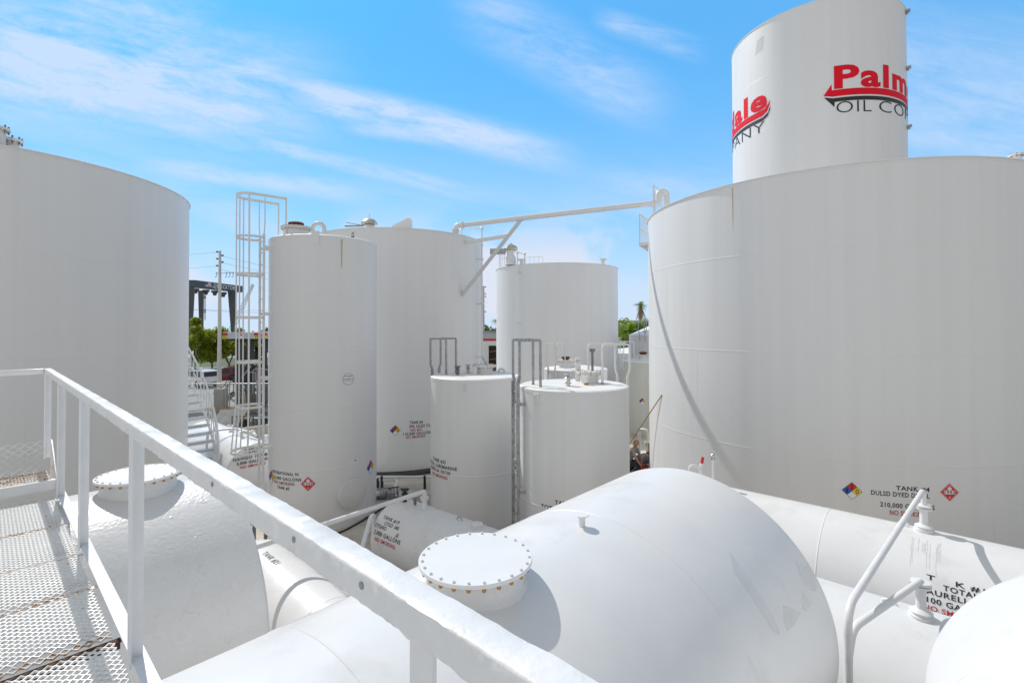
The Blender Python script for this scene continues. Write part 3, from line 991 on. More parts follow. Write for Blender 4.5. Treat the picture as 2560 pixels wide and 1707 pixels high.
def riser(root, t, ang, ztop, z0, brk, inward, r=.035, gap=.22, over=.45, mb=P_WHITE):
    cx, cy, rad = t
    a = R(ang); n = Vector((math.cos(a), math.sin(a), 0)); s_ = Vector((-n.y, n.x, 0))
    o = Vector((cx, cy, 0)) + n * (rad + gap)
    i_ = o - n * inward
    q = M().tube([o + UP * z0, o + UP * (ztop + over), i_ + UP * (ztop + over), i_ + UP * (ztop - .1)], r, 10)
    for p in (o + UP * (ztop + over), i_ + UP * (ztop + over)):
        q.sphere(p, r * 2.2, 10)
    pr = q.build('gauge_pipe', P_WHITE, root)
    for z in brk:
        M().obox(o - n * (gap / 2) + UP * z, n, s_, UP, gap + .04, .05, .05).obox(o + UP * z, n, s_, UP, .11, .13, .06).build('pipe_bracket', mb, pr)


riser(t6, T6, -17, 8.8, .3, (8.0, 6.2, 4.05, 1.9), .9)

# --- third broad tank
t5 = thing('storage_tank', 'broad white tank at the back centre with a vent and railing on its roof', 'storage tank', (THIRD[0], THIRD[1], 0))
vtank(t5, THIRD, 0, 8.8, (2.2, 4.5, 6.7), [(-78, 6.7, 8.73), (-110, 4.5, 6.7), (-64, 4.5, 6.7), (-120, 6.7, 8.73), (-140, 2.2, 4.5)], 160, roof=.3)
riser(t5, THIRD, -128, 8.8, .3, (8.35, 5.5, 2.3), .7, .04, .25, .65, P_RUSTY)
q0 = W(1277, 663, 28.2); q0.z = 8.85
q = M().lathe([(.32, 0), (.30, .45), (.2, .6), (.2, .75), (.34, .78), (.34, .84)], q0, 18, cap1=True)
q.build('vent_neck', P_WHITE, t5)
q = M().lathe([(.38, .86), (.42, .95), (.34, 1.1), (.15, 1.2), (.05, 1.28)], q0, 18, cap0=True, cap1=True).build('vent_hood', MATS['tarnished_metal'], t5)
q = M().box(q0 + Vector((-.75, 0, .8)), .9, .3, .3).build('gauge_box', GALV, t5)
q = M()
ra = [THIRD[0] + 3.55 * math.cos(R(x)) for x in range(-175, -129, 8)]
for x in range(-172, -140, 6):
    p = Vector((THIRD[0] + 3.6 * math.cos(R(x)), THIRD[1] + 3.6 * math.sin(R(x)), 8.8)); p2 = Vector((THIRD[0] + 3.6 * math.cos(R(x + 6)), THIRD[1] + 3.6 * math.sin(R(x + 6)), 8.8))
    q.beam(p, p + UP * 1.05, .04, .04, up=Vector((1, 0, 0)))
    if x < -145:
        for hh in (1.05, .55): q.beam(p + UP * hh, p2 + UP * hh, .04, .04)
q.build('roof_railing', P_WHITE, t5)
q = M()
for i in range(5):
    p = Vector((THIRD[0] - 2.0 + i * .25, THIRD[1] - 2.2 - .06 * i, 8.9))
    p2 = Vector((THIRD[0] - 2.0 + (i + 1) * .25, THIRD[1] - 2.2 - .06 * (i + 1), 8.9))
    q.beam(p, p + UP * .42, .025, .025, up=Vector((1, 0, 0)))
    if i < 4: q.beam(p + UP * .42, p2 + UP * .42, .025, .025)
q.build('roof_walk_railing', P_WHITE, t5)
for u_, v_, s_ in ((1304, 660, 1.), (1507, 660, 1.)):
    p = W(u_, v_, 27.6); p.z = 8.86
    nozzle(t5, p, .11, .26, .24, .06)

# --- the small upright tanks
t25 = thing('lube_tank', 'short white tank marked TANK 25 TOTAL LUBEMARINE with grey grab bars', 'storage tank', (T25[0], T25[1], 0))
vtank(t25, T25, 0, 3.85, (1.36,), [(-96, 0, 1.36)], 96, mat_=P_SHELL, roof=.03, lip=.004, amp=.006)
L25 = [('TANK #25', -137.5, 1.64, .59, .088), ('TOTAL LUBEMARINE', -137, 1.505, 1.27, .088), ('AURELIA 30/30', -140, 1.37, 1.0, .088)]
letters_cyl(t25, T25, L25, BLK)
letters_cyl(t25, T25, [('NO SMOKING', -137.5, 1.235, .70, .085)], RED, 'warning_lettering')
letters_cyl(t25, T25, [(s, -10, z, w, c) for s, a, z, w, c in L25], BLK)
letters_cyl(t25, T25, [('NO SMOKING', -10, 1.235, .70, .085)], RED, 'warning_lettering')
lug(t25, T25, -100.2, 3.68)
manhole_top(t25, (T25[0] + .20, T25[1] + .55, 3.86), .25, .2, .10, P_RUSTY, None, 16)
nozzle(t25, (T25[0] - .05, T25[1] + .2, 3.87), .07, .22, .085, m=P_WHITE)
M().cyl((T25[0] + .28, T25[1] + .55, 4.1), (T25[0] + .15, T25[1] + .55, 4.35), .02, 8).build('cover_handle', GALV, t25)
vent_valve(t25, (T25[0] - .52, T25[1] - .05, 3.87), .85, GALV_DK)
vent_valve(t25, (T25[0] - .28, T25[1] + .55, 3.87), .85)
gooseneck(t25, (T25[0] + .62, T25[1] + .75, 3.86), .04, .03, .09, (1, 0, 0), P_WHITE)
grab(t25, T25, 152, .15, 3.85, 1.05, .42, GALV, flat=.05)
ladder(t25, T25, 152, .2, .2, 4.0, GALV, .14, brackets=(3.5, 1.6))

t24 = thing('lube_tank', 'nearest short white upright tank with a grey ladder on its left side', 'storage tank', (T24[0], T24[1], 0))
vtank(t24, T24, 0, 3.85, (1.36,), [(-135, 0, 1.36)], 96, mat_=P_SHELL, roof=.03, lip=.004, amp=.006)
letters_cyl(t24, T24, [('TANK #24', -102.0, 1.49, .60, .088), ('TOTAL LUBEMARINE', -102, 1.35, 1.27, .088)], BLK)
lug(t24, T24, -136.5, 3.66, .13, .22)
manhole_top(t24, (T24[0] + .42, T24[1] + .30, 3.86), .22, .24, .09, P_RUSTY, None, 12)
M().cyl((T24[0] + .5, T24[1] + .32, 4.1), (T24[0] + .5, T24[1] + .32, 4.62), .03, 10).lathe([(.03, 0), (.07, .05), (.07, .1)], (T24[0] + .5, T24[1] + .32, 4.6), 10, cap1=True).build('dip_pipe', GALV_DK, t24)
q = M().obox((T24[0] + .17, T24[1] + .45, 4.16), Vector((1, 0, 0)), Vector((0, 1, 0)), UP, .13, .03, .52)
q.lathe([(.065, 0), (.065, .03)], (T24[0] + .17, T24[1] + .435, 4.43), 14, Vector((0, 1, 0)), cap0=True, cap1=True).build('lifting_lug', P_WHITE, t24)
vent_valve(t24, (T24[0] - .16, T24[1] - .30, 3.87), 1.0)
nozzle(t24, (T24[0] + .28, T24[1] - .12, 3.87), .05, .22, .055, m=P_WHITE)
M().lathe([(.055, 0), (.055, .05)], (T24[0] + .28, T24[1] - .12, 3.88), 12, cap1=True).build('rusted_collar', RUST_LT, t24)
grab(t24, T24, 196, .16, 3.85, 1.08, .35, GALV, flat=.06)
ladder(t24, T24, 196, .2, .2, 4.0, GALV, .16, brackets=(3.5, 1.55), bar=(.07, .05))
grab(t24, T24, 28, .17, 3.85, .95, .62, P_WHITE, .028, gap=.22)
ladder(t24, T24, 28, .2, .2, 4.0, P_WHITE, .22, brackets=(3.5, 1.7), bar=(.06, .03))

t23 = thing('lube_tank', 'white tank with rust capped manhole, just behind the nearest upright tank', 'storage tank', (T23[0], T23[1], 0))
vtank(t23, T23, 0, 3.55, (1.3,), [(-60, 0, 1.3)], 96, roof=.17, lip=.004)
manhole_top(t23, (T23[0] - .42, T23[1] - .22, 3.64), .30, .22, .10, P_RUSTY, .17, 20)
gooseneck(t23, (T23[0] + .02, T23[1] + .3, 3.66), .03, .22, .07, (1, -.2, 0))
nozzle(t23, (T23[0] + .55, T23[1] + .3, 3.63), .04, .1, .06, m=GALV_DK)
grab(t23, T23, 222, .16, 3.55, 1.05, .34, P_RUSTY, .022)
ladder(t23, T23, 222, .2, .2, 3.7, P_WHITE, .14, brackets=(3.1,))

t22 = thing('sage_tank', 'grey green upright tank behind the worker, left of the huge tank', 'storage tank', (T22[0], T22[1], 0))
vtank(t22, T22, 0, 3.5, (1.4,), [(-150, 1.4, 3.5), (-120, 0, 1.4)], 96, mat_=GREENT, roof=.1, lip=.01)
manhole_top(t22, (T22[0] - .62, T22[1] - .1, 3.55), .3, .22, .1, P_RUSTY, .2, 16)
diamond(t22, cyl_sign(*T22, -128, 1.62), .36, ('1', '2', '0'))
grab(t22, T22, 188, .16, 3.5, 1.0, .4, P_WHITE, .022)
nozzle(t22, (T22[0] - 1.0, T22[1] - .3, 3.53), .04, .25, .09)

tcn = thing('cone_roof_tank', 'small white tank with a pointed cone roof in front of the palms', 'storage tank', (CONE[0], CONE[1], 0))
vtank(tcn, CONE, 0, 4.75, (2.4,), [(-140, 2.4, 4.7), (-118, 2.4, 4.7), (-100, 2.4, 4.7)], 96, mat_=mat('streaky_paint', WHITE, .5, var=.12, vscale=1.2, stretch=(4, 4, .15)), roof=.95, lip=.03)
nozzle(tcn, (CONE[0] - .9, CONE[1] - 1.0, 5.15), .12, .2, .2, m=GALV)
grab(tcn, CONE, 215, .2, 4.75, .0 + .9, .4, GALV, .025)
tws = thing('low_white_tank', 'plain low white tank left of the cone roofed tank', 'storage tank', (8.5, 33.6, 0))
vtank(tws, (8.3, 34.0, 2.0), 0, 3.5, (1.9,), [(-120, 1.9, 3.7)], 64, roof=.35)

# ------------------------------------------------------------------ lying tanks


def htank(root, p0, ax, r, L, seams=(), mat_=P_TANK, head=.12, n=128, weld=.006, long_w=()):
    "cylinder from p0 along ax, with shallow dished heads"
    p0 = Vector(p0)
    prof = [(.004, -head)]
    for i in range(1, 9):
        a = i / 9 * math.pi / 2
        prof.append((r * .94 * math.sin(a), -head * math.cos(a) * .75 - .25 * head))
    prof += [(r - .036, -.0175), (r - .026, -.013), (r - .017, -.006), (r - .009, .004), (r - .003, .015), (r, .03), (r, .08)]
    for s_ in sorted(seams):
        prof += [(r, s_ - .05), (r, s_ - .009), (r + weld, s_ - .004), (r + weld, s_ + .004), (r, s_ + .009), (r, s_ + .05)]
    prof += [(r, L - .08), (r, L - .03), (r - .003, L - .015), (r - .009, L - .004), (r - .017, L + .006), (r - .026, L + .013), (r - .036, L + .0175)]
    for i in range(8, 0, -1):
        a = i / 9 * math.pi / 2
        prof.append((r * .94 * math.sin(a), L + head * math.cos(a) * .75 + .25 * head))
    prof.append((.004, L + head))
    m = M().lathe(prof, p0, n, ax, UP, cap0=True, cap1=True)
    e2 = ax.cross(UP)
    for a, s0, s1 in long_w:
        a = R(a); k = .009 / r
        vs = []
        for s_ in (s0, s1):
            for rr, aa in ((r - .01, a - 2 * k), (r + weld * .8, a - k), (r + weld * .8, a + k), (r - .01, a + 2 * k)):
                vs.append(p0 + ax * s_ + UP * (rr * math.cos(aa)) + e2 * (rr * math.sin(aa)))
        m.add(vs, [(0, 1, 5, 4), (1, 2, 6, 5), (2, 3, 7, 6)])
    return m.build('shell', mat_, root, 15)


def saddles(root, p0, ax, r, L, at):
    p0 = Vector(p0); sd = ax.cross(UP)
    for s_ in at:
        c = p0 + ax * s_
        h = c.z - r * .55
        pts = []
        for i in range(9):
            a = R(-148 + i * 116 / 8)
            pts.append(c + sd * (r * 1.01 * math.cos(a)) + UP * (r * 1.01 * math.sin(a)))
        base = [Vector((p.x, p.y, 0)) for p in (pts[0], pts[-1])]
        ring = [base[0]] + pts + [base[1]]
        nn = len(ring)
        vs = [p - ax * .12 for p in ring] + [p + ax * .12 for p in ring]
        M().add(vs, [tuple(range(nn)), tuple(range(2 * nn - 1, nn - 1, -1))] + [(i, (i + 1) % nn, nn + (i + 1) % nn, nn + i) for i in range(nn)]).build('saddle', CONC, root, 20)


RB = 1.22
ZB = CAMZ - 2.565
CROWN_B = ZB + RB


def btank(label, s, te, t0, mat_, seams=(), lw=()):
    root = thing('lying_tank', label, 'storage tank', G(s, (te + t0) / 2, 0), 'parallel lying tanks under the catwalk')
    htank(root, G(s, t0, ZB), BX, RB, te - t0, [x - t0 for x in seams], mat_, .10, 160, .004, [(a, x0 - t0, x1 - t0) for a, x0, x1 in lw])
    saddles(root, G(s, t0, ZB), BX, RB, te - t0, (.8, te - t0 - 1.0))
    return root


def big_lid(root, s, t, bolts=24):
    c = G(s, t, 0)
    z1 = CAMZ - 1.228
    q = M()
    # neck that meets the round back of the tank, with a run of weld at its foot
    n = 48; rn = .262
    vs = []
    for k, zz in ((0, None), (1, None), (2, z1 - .02)):
        for j in range(n):
            a = 2 * math.pi * j / n
            d = AX * (rn * math.cos(a)) + BX * (rn * math.sin(a))
            lat = rn * math.cos(a)
            zs = ZB + math.sqrt(RB * RB - lat * lat)
            rr = 1.0 if k else 1.09
            vs.append(c + d * rr + UP * ((zs - .01) if k == 0 else (zs + .022 if k == 1 else zz)))
    q.add(vs, [(k * n + j, k * n + (j + 1) % n, (k + 1) * n + (j + 1) % n, (k + 1) * n + j) for k in range(2) for j in range(n)])
    q.build('manhole_neck', P_OLD, root, 50)
    q = M().lathe([(.303, -.020), (.305, -.018), (.305, -.002), (.303, 0)], c + UP * z1, 64, cap0=True, cap1=True)
    lid = q.build('manhole_cover', mat('lid_paint', WHITE, .36, var=.03, vscale=3., bump=.08, bscale=40., stain=(.40, .2, .06), stain_amt=.3, stain_scale=14., stain_edge=(.72, .76)), root, 40)
    for j in range(bolts):
        a = 2 * math.pi * (j + .35) / bolts
        p = c + (AX * math.cos(a) + BX * math.sin(a)) * .286
        b = M().lathe([(.0085, 0), (.0085, .007), (.006, .0095)], p + UP * z1, 6, cap1=True)
        b.lathe([(.008, -.043), (.011, -.038), (.011, -.021)], p + UP * z1, 6, cap0=True, mi=1)
        b.build('bolt', [P_WHITE, RUST_LT], lid)
    return lid


bt1 = btank('big lying tank in the middle foreground with bolted round cover and stub pipe', 1.937, 4.53, -4.2, P_TANK, (-1.2, 1.0, 3.0), [(-28, 1.0, 3.0)])
big_lid(bt1, 1.937, 1.81)
nozzle(bt1, G(1.905, 2.765, CROWN_B - .005), .022, .085, .047, .008, name='stub_pipe')


def on_btank(u, v, s_axis, lift=.0022):
    d = ray(u, v)
    dp = d - BX * d.dot(BX)
    P0 = AX * s_axis + UP * (ZB - CAMZ)
    aa, bb, cc = dp.dot(dp), -2 * dp.dot(P0), P0.dot(P0) - (RB + lift) ** 2
    k = (-bb - math.sqrt(max(0, bb * bb - 4 * aa * cc))) / (2 * aa)
    return d * k + UP * CAMZ


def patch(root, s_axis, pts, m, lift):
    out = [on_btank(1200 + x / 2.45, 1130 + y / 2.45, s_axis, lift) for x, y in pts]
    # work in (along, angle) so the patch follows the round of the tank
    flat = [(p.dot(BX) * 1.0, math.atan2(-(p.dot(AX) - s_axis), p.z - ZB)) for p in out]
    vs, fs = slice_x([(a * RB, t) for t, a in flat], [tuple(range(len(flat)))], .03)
    M().add([AX * (s_axis - (RB + lift) * math.sin(p[0] / RB)) + BX * p[1] + UP * (ZB + (RB + lift) * math.cos(p[0] / RB)) for p in vs], fs).build('grey_patch', m, root)


PATCHD = mat('patch_dark_grey', (.715, .711, .705), .26, var=.06, vscale=3., bump=.1, bscale=20.)  # slightly darker glossy grey for irregular patches on the middle tank
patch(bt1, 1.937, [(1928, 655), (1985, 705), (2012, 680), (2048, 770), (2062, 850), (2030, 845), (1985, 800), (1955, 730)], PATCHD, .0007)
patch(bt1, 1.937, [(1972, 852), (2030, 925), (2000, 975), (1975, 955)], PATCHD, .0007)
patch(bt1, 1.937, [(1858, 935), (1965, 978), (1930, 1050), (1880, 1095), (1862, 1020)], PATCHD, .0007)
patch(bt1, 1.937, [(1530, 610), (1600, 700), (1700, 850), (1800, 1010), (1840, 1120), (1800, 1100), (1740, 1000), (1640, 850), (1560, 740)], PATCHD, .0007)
bt2 = btank('big lying tank beside the catwalk floor with a round cover', 5.17, 1.52, -4.6, P_OLD, (-1.2,), [])
lid2 = big_lid(bt2, 5.17, .911)
bt3 = btank('big lying tank cut off by the lower right corner', -1.01, 4.55, -4.2, P_TANK, (1.3, 3.6), [])
nozzle(bt3, G(-1.01, 2.2, CROWN_B - .005), .03, .1, .055, .01, name='stub_pipe')

ZL = CAMZ - 3.69
c10_s = Vector((5.439, 6.468, 0)).dot(AX)


def label_h(root, ax_t, zc, r, lines, m, name='lettering', lift=.004):
    "lettering round the near side of a tank lying along AX; lines: (text, s centre, psi of the baseline, width, cap)"
    for s, sc_, psi, w, cap in lines:
        q = M()
        vs, fs = flat_text(s, w, cap, .014 if s[:3] in ('TOT', 'AUR', 'CIT') else .016)
        p0 = R(psi)
        q.add([G(sc_ - p.x, 0, 0) + BX * (ax_t - (r + lift) * math.cos(p0 + p.y / r)) + UP * (zc + (r + lift) * math.sin(p0 + p.y / r)) for p in vs], fs)
        q.build(name, m, root)


def atank(label, t, zc, r, s0, s1, seams=(), lw=(), mat_=P_TANK, head=.16, sad=None):
    root = thing('lying_tank', label, 'storage tank', G((s0 + s1) / 2, t, 0))
    htank(root, G(s1, t, zc), -AX, r, s1 - s0, [s1 - x for x in seams], mat_, head, 128, .0035, lw)
    saddles(root, G(s1, t, zc), -AX, r, s1 - s0, sad or (.7, s1 - s0 - .7))
    return root


at10 = atank('long lying white tank right of centre in front of the huge tank, lettered TOTAL AURELIA', 8.4, ZL, 1.0, -4.2, 4.0, (1.45, -1.35), [(-40, 0, 8)])
label_h(at10, 8.4, ZL, 1.0, [('T    K #10', .03, 42.8, .60, .058), ('TOTAL', .03, 38.2, .30, .060), ('AURELIA 40', .05, 33.4, .56, .060), ('1,100 GALLONS', .06, 28.2, .68, .058)], BLK)
label_h(at10, 8.4, ZL, 1.0, [('NO SMOKING', .08, 23.4, .55, .055)], RED, 'warning_lettering')
b0 = onz(1724, 1204, CAMZ - 2.69)
q = M().tube(bend([b0 - UP * .05, b0 + UP * .27, b0 + UP * .29 + Vector((.1, 0, 0)), b0 + UP * .22 + Vector((.2, 0, 0)), b0 + Vector((.2, 0, -.05))], .08), .024, 10)
q.tube([b0 + UP * .24 + Vector((.19, 0, 0)), b0 + UP * .33 + Vector((.22, 0, 0))], .026, 10)
q.cyl(b0 + UP * .32 + Vector((.217, 0, 0)), b0 + UP * .43 + Vector((.235, 0, 0)), .026, 12, mi=1)
q.build('valve_fitting', [P_WHITE, D_RED], at10)
p_ = onz(1783, 1215, CAMZ - 2.69)
q = M().tube([p_ - UP * .05, p_ + UP * .50], .018, 10)
q.lathe([(.036, 0), (.036, .03), (.026, .035), (.026, .05), (.036, .055), (.036, .085), (.02, .1)], p_ + UP * .45, 12, cap0=True, cap1=True, mi=1)
q.build('capped_pipe', [P_WHITE, CHROME], at10)
q = M()
rnd = random.Random(9)
for i in range(13):
    sc_ = .06 + (rnd.random() - .5) * .36 + 1.13 * 0
    s0_ = c10_s + (rnd.random() - .5) * .34
    p0_ = 78 - rnd.random() * 6; p1_ = p0_ - rnd.uniform(8, 30)
    pts_ = []
    for k in range(9):
        a_ = R(p0_ + (p1_ - p0_) * k / 8)
        w_ = .0035 * (1 - k / 9) + .0012
        sw = .004 * math.sin(k * 1.7 + i)
        for sg in (-1, 1):
            pts_.append(G(s0_ + sw + sg * w_, 0, 0) + BX * (8.4 - 1.0025 * math.cos(a_)) + UP * (ZL + 1.0025 * math.sin(a_)))
    q.add(pts_, [(2 * k, 2 * k + 1, 2 * k + 3, 2 * k + 2) for k in range(8)])
q.build('drip_marks', mat('drip_grey', (.745, .738, .727), .4, var=.1), at10)
at9 = atank('lying white tank nearer than the TOTAL AURELIA tank, with a vent flange and bent handle', 5.9, ZL, 1.0, -4.6, 3.2, (-1.8,), [])
Z19, R19 = CAMZ - 4.3, .678
at19 = atank('short lying tank marked TANK 19 CITGO beside the RECREATIONAL 90 tank', 5.98, Z19, R19, 5.17, 8.83, (5.5, 8.5), [], head=.14)
label_h(at19, 5.98, Z19, R19, [('TANK #19', 8.41, 43.6, .50, .066), ('CITGO  600', 8.315, 35.3, .45, .066), ('CITGARD', 8.605, 27.9, .37, .066), ('2,000 GALLONS', 8.33, 17.0, .84, .072)], BLK)
label_h(at19, 5.98, Z19, R19, [('NO SMOKING', 8.355, 7.2, .65, .070)], RED, 'warning_lettering')
label_h(at19, 5.98, Z19, R19, [(',0', 8.065, 25.4, .09, .066)], BLK)
for s_, k_ in ((8.61, 1.15), (8.28, .62)):
    vent_valve(at19, G(s_, 6.0, Z19 + R19), k_ * .75, BLACKM if k_ > 1 else GALV_DK)
q = M().lathe([(.11, 0), (.11, .025), (.095, .03), (.095, .05), (.11, .055), (.11, .075), (.10, .08)], G(6.52, 5.99, Z19 + R19 - .01), 20, cap0=True, cap1=True)
q.obox(G(6.52, 5.99, Z19 + R19 + .08), AX, BX, UP, .10, .03, .03).build('filler_cap', P_WHITE, at19)
q = M().tube(arc(G(7.0, 6.02, Z19 + R19 - .01), .07, 0, math.pi, 8, AX, UP), .011, 6).build('lifting_lug', GALV, at19)
# the whole tank lies a few degrees off its neighbours, turned about its left end
pv = G(8.83, 5.98, 0)
for o_ in kids(at19):
    pass
at19.rotation_euler = (0, 0, R(3.38))
loc0 = OFF[at19.name]
at19.location = pv + Matrix.Rotation(R(3.38), 3, 'Z') @ (loc0 - pv)
at21 = atank('low lying tank marked TANK 21 seen in the gap under the handrail', 3.3, CAMZ - 4.45, .65, 5.3, 9.4, (6.55,), [(10, .5, 2.4)])
label_h(at21, 3.3, CAMZ - 4.45, .65, [('TANK #21', 8.47, 83., .58, .09)], BLK)
at26 = atank('lying tank marked TANK 26 LUKOIL behind the handrail beside the curved stair', 5.55, CAMZ - 4.24, .85, 15.45, 20.6, (15.95, 16.4), [], head=.06)
q = M(); q2 = M()
for tx, tt, z, w, cap, mm in (('TANK #26', 5.42, 1.655, .52, .085, q), ('LUKOIL', 5.36, 1.525, .40, .085, q), ('NAVIGO 100 MCL', 5.42, 1.40, 1.10, .085, q), ('3,000 GALLONS', 5.40, 1.27, .86, .085, q), ('NO SMOKING', 5.42, 1.15, .70, .08, q2)):
    vs, fs = flat_text(tx, w, cap, .02)
    M().add([G(15.38, tt + p.x, z + p.y) for p in vs], fs).build('lettering' if mm is q else 'warning_lettering', BLK if mm is q else RED, at26)
c26 = CAMZ - 3.39
q = M().tube(bend([G(17.6, 4.8, 1.2), G(17.6, 4.85, c26 + .16), G(17.3, 5.5, c26 + .18), G(16.3, 5.7, c26 + .16)], .12), .04, 10)
q.lathe([(.09, 0), (.09, .05)], G(16.3, 5.7, c26 + .16), 12, -AX, cap0=True, cap1=True)
q.tube([G(16.3, 5.7, c26 + .16), G(16.0, 5.7, c26 + .12)], .045, 10)
q.build('top_pipe', P_WHITE, at26)
nozzle(at26, G(17.9, 5.6, c26 - .02), .06, .22, .10, .04)
vent_valve(at26, G(16.6, 5.5, c26), .7, P_WHITE)
nozzle(at26, G(15.75, 5.9, c26 - .05), .05, .18, .11, .03)


def flanged_foot(q, p, r=.03):
    "a stack of flanges where a vent pipe stands on a tank"
    q.lathe([(r * 3.2, -.03), (r * 3.2, .012), (r * 2.7, .016), (r * 2.7, .04), (r * 3., .044), (r * 2.3, .06), (r * 1.35, .075), (r * 1.3, .26), (r * 2.6, .265), (r * 2.7, .285), (r * 1.4, .29), (r * 2.6, .295), (r * 2.6, .318), (r * 1.2, .325)], p, 20, cap0=True, cap1=True)


# vent pipes rising between the tanks and joining in a Y
vp = thing('vent_pipe', 'white pipe with two arms bent down onto the lying tanks, standing at lower right', 'pipe', Vector((2.70, 3.93, 0)))
c10 = Vector((5.439, 6.468, CAMZ - 2.69)); c9 = Vector((3.795, 4.558, CAMZ - 2.69))
f10, f9 = c10 + UP * .02, c9 + UP * .01
q = M(); flanged_foot(q, f10, .034); q.build('flange', P_WHITE, vp)
q = M(); flanged_foot(q, f9, .03); q.build('flange', P_WHITE, vp)
b_ = W(2119, 1518, 3.93)
top10 = Vector((f10.x, f10.y, CAMZ - 2.155)); top9 = Vector((f9.x, f9.y, CAMZ - 2.36))
M().tube(bend([f10 + UP * .3, top10, b_, Vector((b_.x, b_.y, .1))], .20, 9), .031, 14).build('pipe', P_WHITE, vp)
b2 = Vector((b_.x, b_.y, b_.z - .16))
M().tube(bend([f9 + UP * .28, top9, b2 + Vector((.06, .03, -.02)), b2 - UP * .25], .10, 6), .029, 14).build('branch_pipe', P_WHITE, vp)
for zz in (-.21, -.42):
    M().lathe([(.0325, 0), (.0335, .006), (.0325, .012)], Vector((b_.x, b_.y, b_.z + zz)), 16).build('weld_ring', P_WHITE, vp)
q = M()
for zz in (-.62, -.74):
    q.tube(arc(Vector((b_.x + .03, b_.y - .012, b_.z + zz)), .022, -1.2, 2.2, 8, Vector((1, 0, 0)), UP), .006, 6)
q.build('pipe_clip', GALV, vp)
# the bent handle on the nearer tank
q = M()
h0 = onz(2205, 1505, CAMZ - 2.72); h1 = onz(2255, 1526, CAMZ - 2.72)
q.tube(bend([h0 - UP * .04, h0 + UP * .045, h1.lerp(h0, .35) + UP * .055, h1 - UP * .03], .04), .013, 8)
q.build('lifting_lug', P_WHITE, at9)
h0 = onz(2245, 1312, CAMZ - 2.70); h1 = onz(2268, 1317, CAMZ - 2.70)
M().tube(bend([h0 - UP * .04, h0 + UP * .05, h1 + UP * .045 - AX * .03, h1 - UP * .03], .05), .013, 8).build('lifting_lug', P_WHITE, at10)

# pipe on TANK 19
c19 = Vector((-1.771, 9.832, CAMZ - 3.63))
vp2 = thing('vent_pipe', 'white pipe rising from the TANK 19 crown and sloping down behind the handrail', 'pipe', Vector((c19.x, c19.y, 0)))
q = M(); q.lathe([(.05, -.04), (.05, .2)], c19, 16); q.lathe([(.085, .2), (.085, .222), (.06, .225), (.085, .228), (.085, .25)], c19, 18, cap0=True, cap1=True)
q.build('flange', P_WHITE, vp2)
e19 = c19 + UP * .36
far = W(600, 1380, 7.2)
M().tube(bend([c19 + UP * .24, e19, far, far - UP * 2.0], .12), .042, 12).build('pipe', P_WHITE, vp2)
e3_ = W(928, 1290, 10.0)
vp3 = thing('vent_pipe', 'short white elbow pipe standing left of the TANK 19 end', 'pipe', Vector((e3_.x, e3_.y, 0)))
e3 = W(928, 1290, 10.0); e4 = W(900, 1388, 9.0)
M().tube(bend([Vector((e3.x + .02, e3.y + .12, .1)), Vector((e3.x + .02, e3.y + .12, e3.z - .02)), e3, e4, e4 - UP * .5], .08), .045, 12).build('pipe', P_WHITE, vp3)

# two pipes running low past TANK 21
for k in range(2):
    pr = thing('ground_pipe', ('upper' if k else 'lower') + ' of two white pipes running behind the end of TANK 21', 'pipe', G(8, 4.3 + .2 * k, .9))
    M().tube([G(13, 4.25 + .25 * k, .75 + .1 * k), G(5.4, 4.25 + .25 * k, .75 + .1 * k)], .05, 12).build('pipe', P_WHITE, pr)
    for s_ in (6, 9, 12): M().obox(G(s_, 4.25 + .25 * k, .36), AX, BX, UP, .06, .06, .72).build('support', GALV_DK, pr)

# ------------------------------------------------------------------ the pipe bridge between the two high tanks
pb = thing('overhead_pipe', 'white pipe crossing in the sky between the FPL ULSD tank and the huge tank', 'pipe', (0, 18, 9))
pa_ = W(1152, 563, 18.5); pz_ = W(1634, 508, 17.0)
d_ = (pz_ - pa_).normalized()
M().tube([pa_, pa_.lerp(pz_, .13)], .088, 14).tube([pa_.lerp(pz_, .13), pz_], .094, 14).build('pipe', P_WHITE, pb)
q = M().tube(bend([Vector((pa_.x - .22, pa_.y + .05, 8.78)), Vector((pa_.x - .20, pa_.y + .05, pa_.z)), pa_ + d_ * .1], .22, 7), .098, 14)
q.lathe([(.15, 0), (.15, .05)], Vector((pa_.x - .22, pa_.y + .05, 8.86)), 16, cap0=True, cap1=True)
q.lathe([(.15, 0), (.15, .05)], Vector((pa_.x - .22, pa_.y + .05, 8.93)), 16, cap0=True, cap1=True)
q.lathe([(.15, 0), (.15, .045)], pa_ + d_ * .05, 16, d_, cap0=True, cap1=True)
q.build('elbow', P_WHITE, pb)
top_ = pz_ + Vector((.18, -.02, .40)); dn = Vector((BIG[0] - 4.30, BIG[1] + 1.0, 8.7))
q = M().tube(bend([pz_ - d_ * .1, pz_ + Vector((.16, 0, .0)), top_, top_ + Vector((.30, .12, 0)), Vector((top_.x + .36, top_.y + .14, 8.7))], .17, 7), .115, 14)
q.lathe([(.15, 0), (.15, .05)], Vector((top_.x + .36, top_.y + .14, 9.2)), 16, cap0=True, cap1=True)
q.build('elbow', P_WHITE, pb)
def cylhit(t, u, v):
    r = ray(u, v); cx, cy, rad = t
    aa = r.x ** 2 + r.y ** 2; bb = -2 * (r.x * cx + r.y * cy); cc = cx * cx + cy * cy - rad * rad
    k = (-bb - math.sqrt(max(0, bb * bb - 4 * aa * cc))) / (2 * aa)
    return r * k + Vector((0, 0, CAMZ))


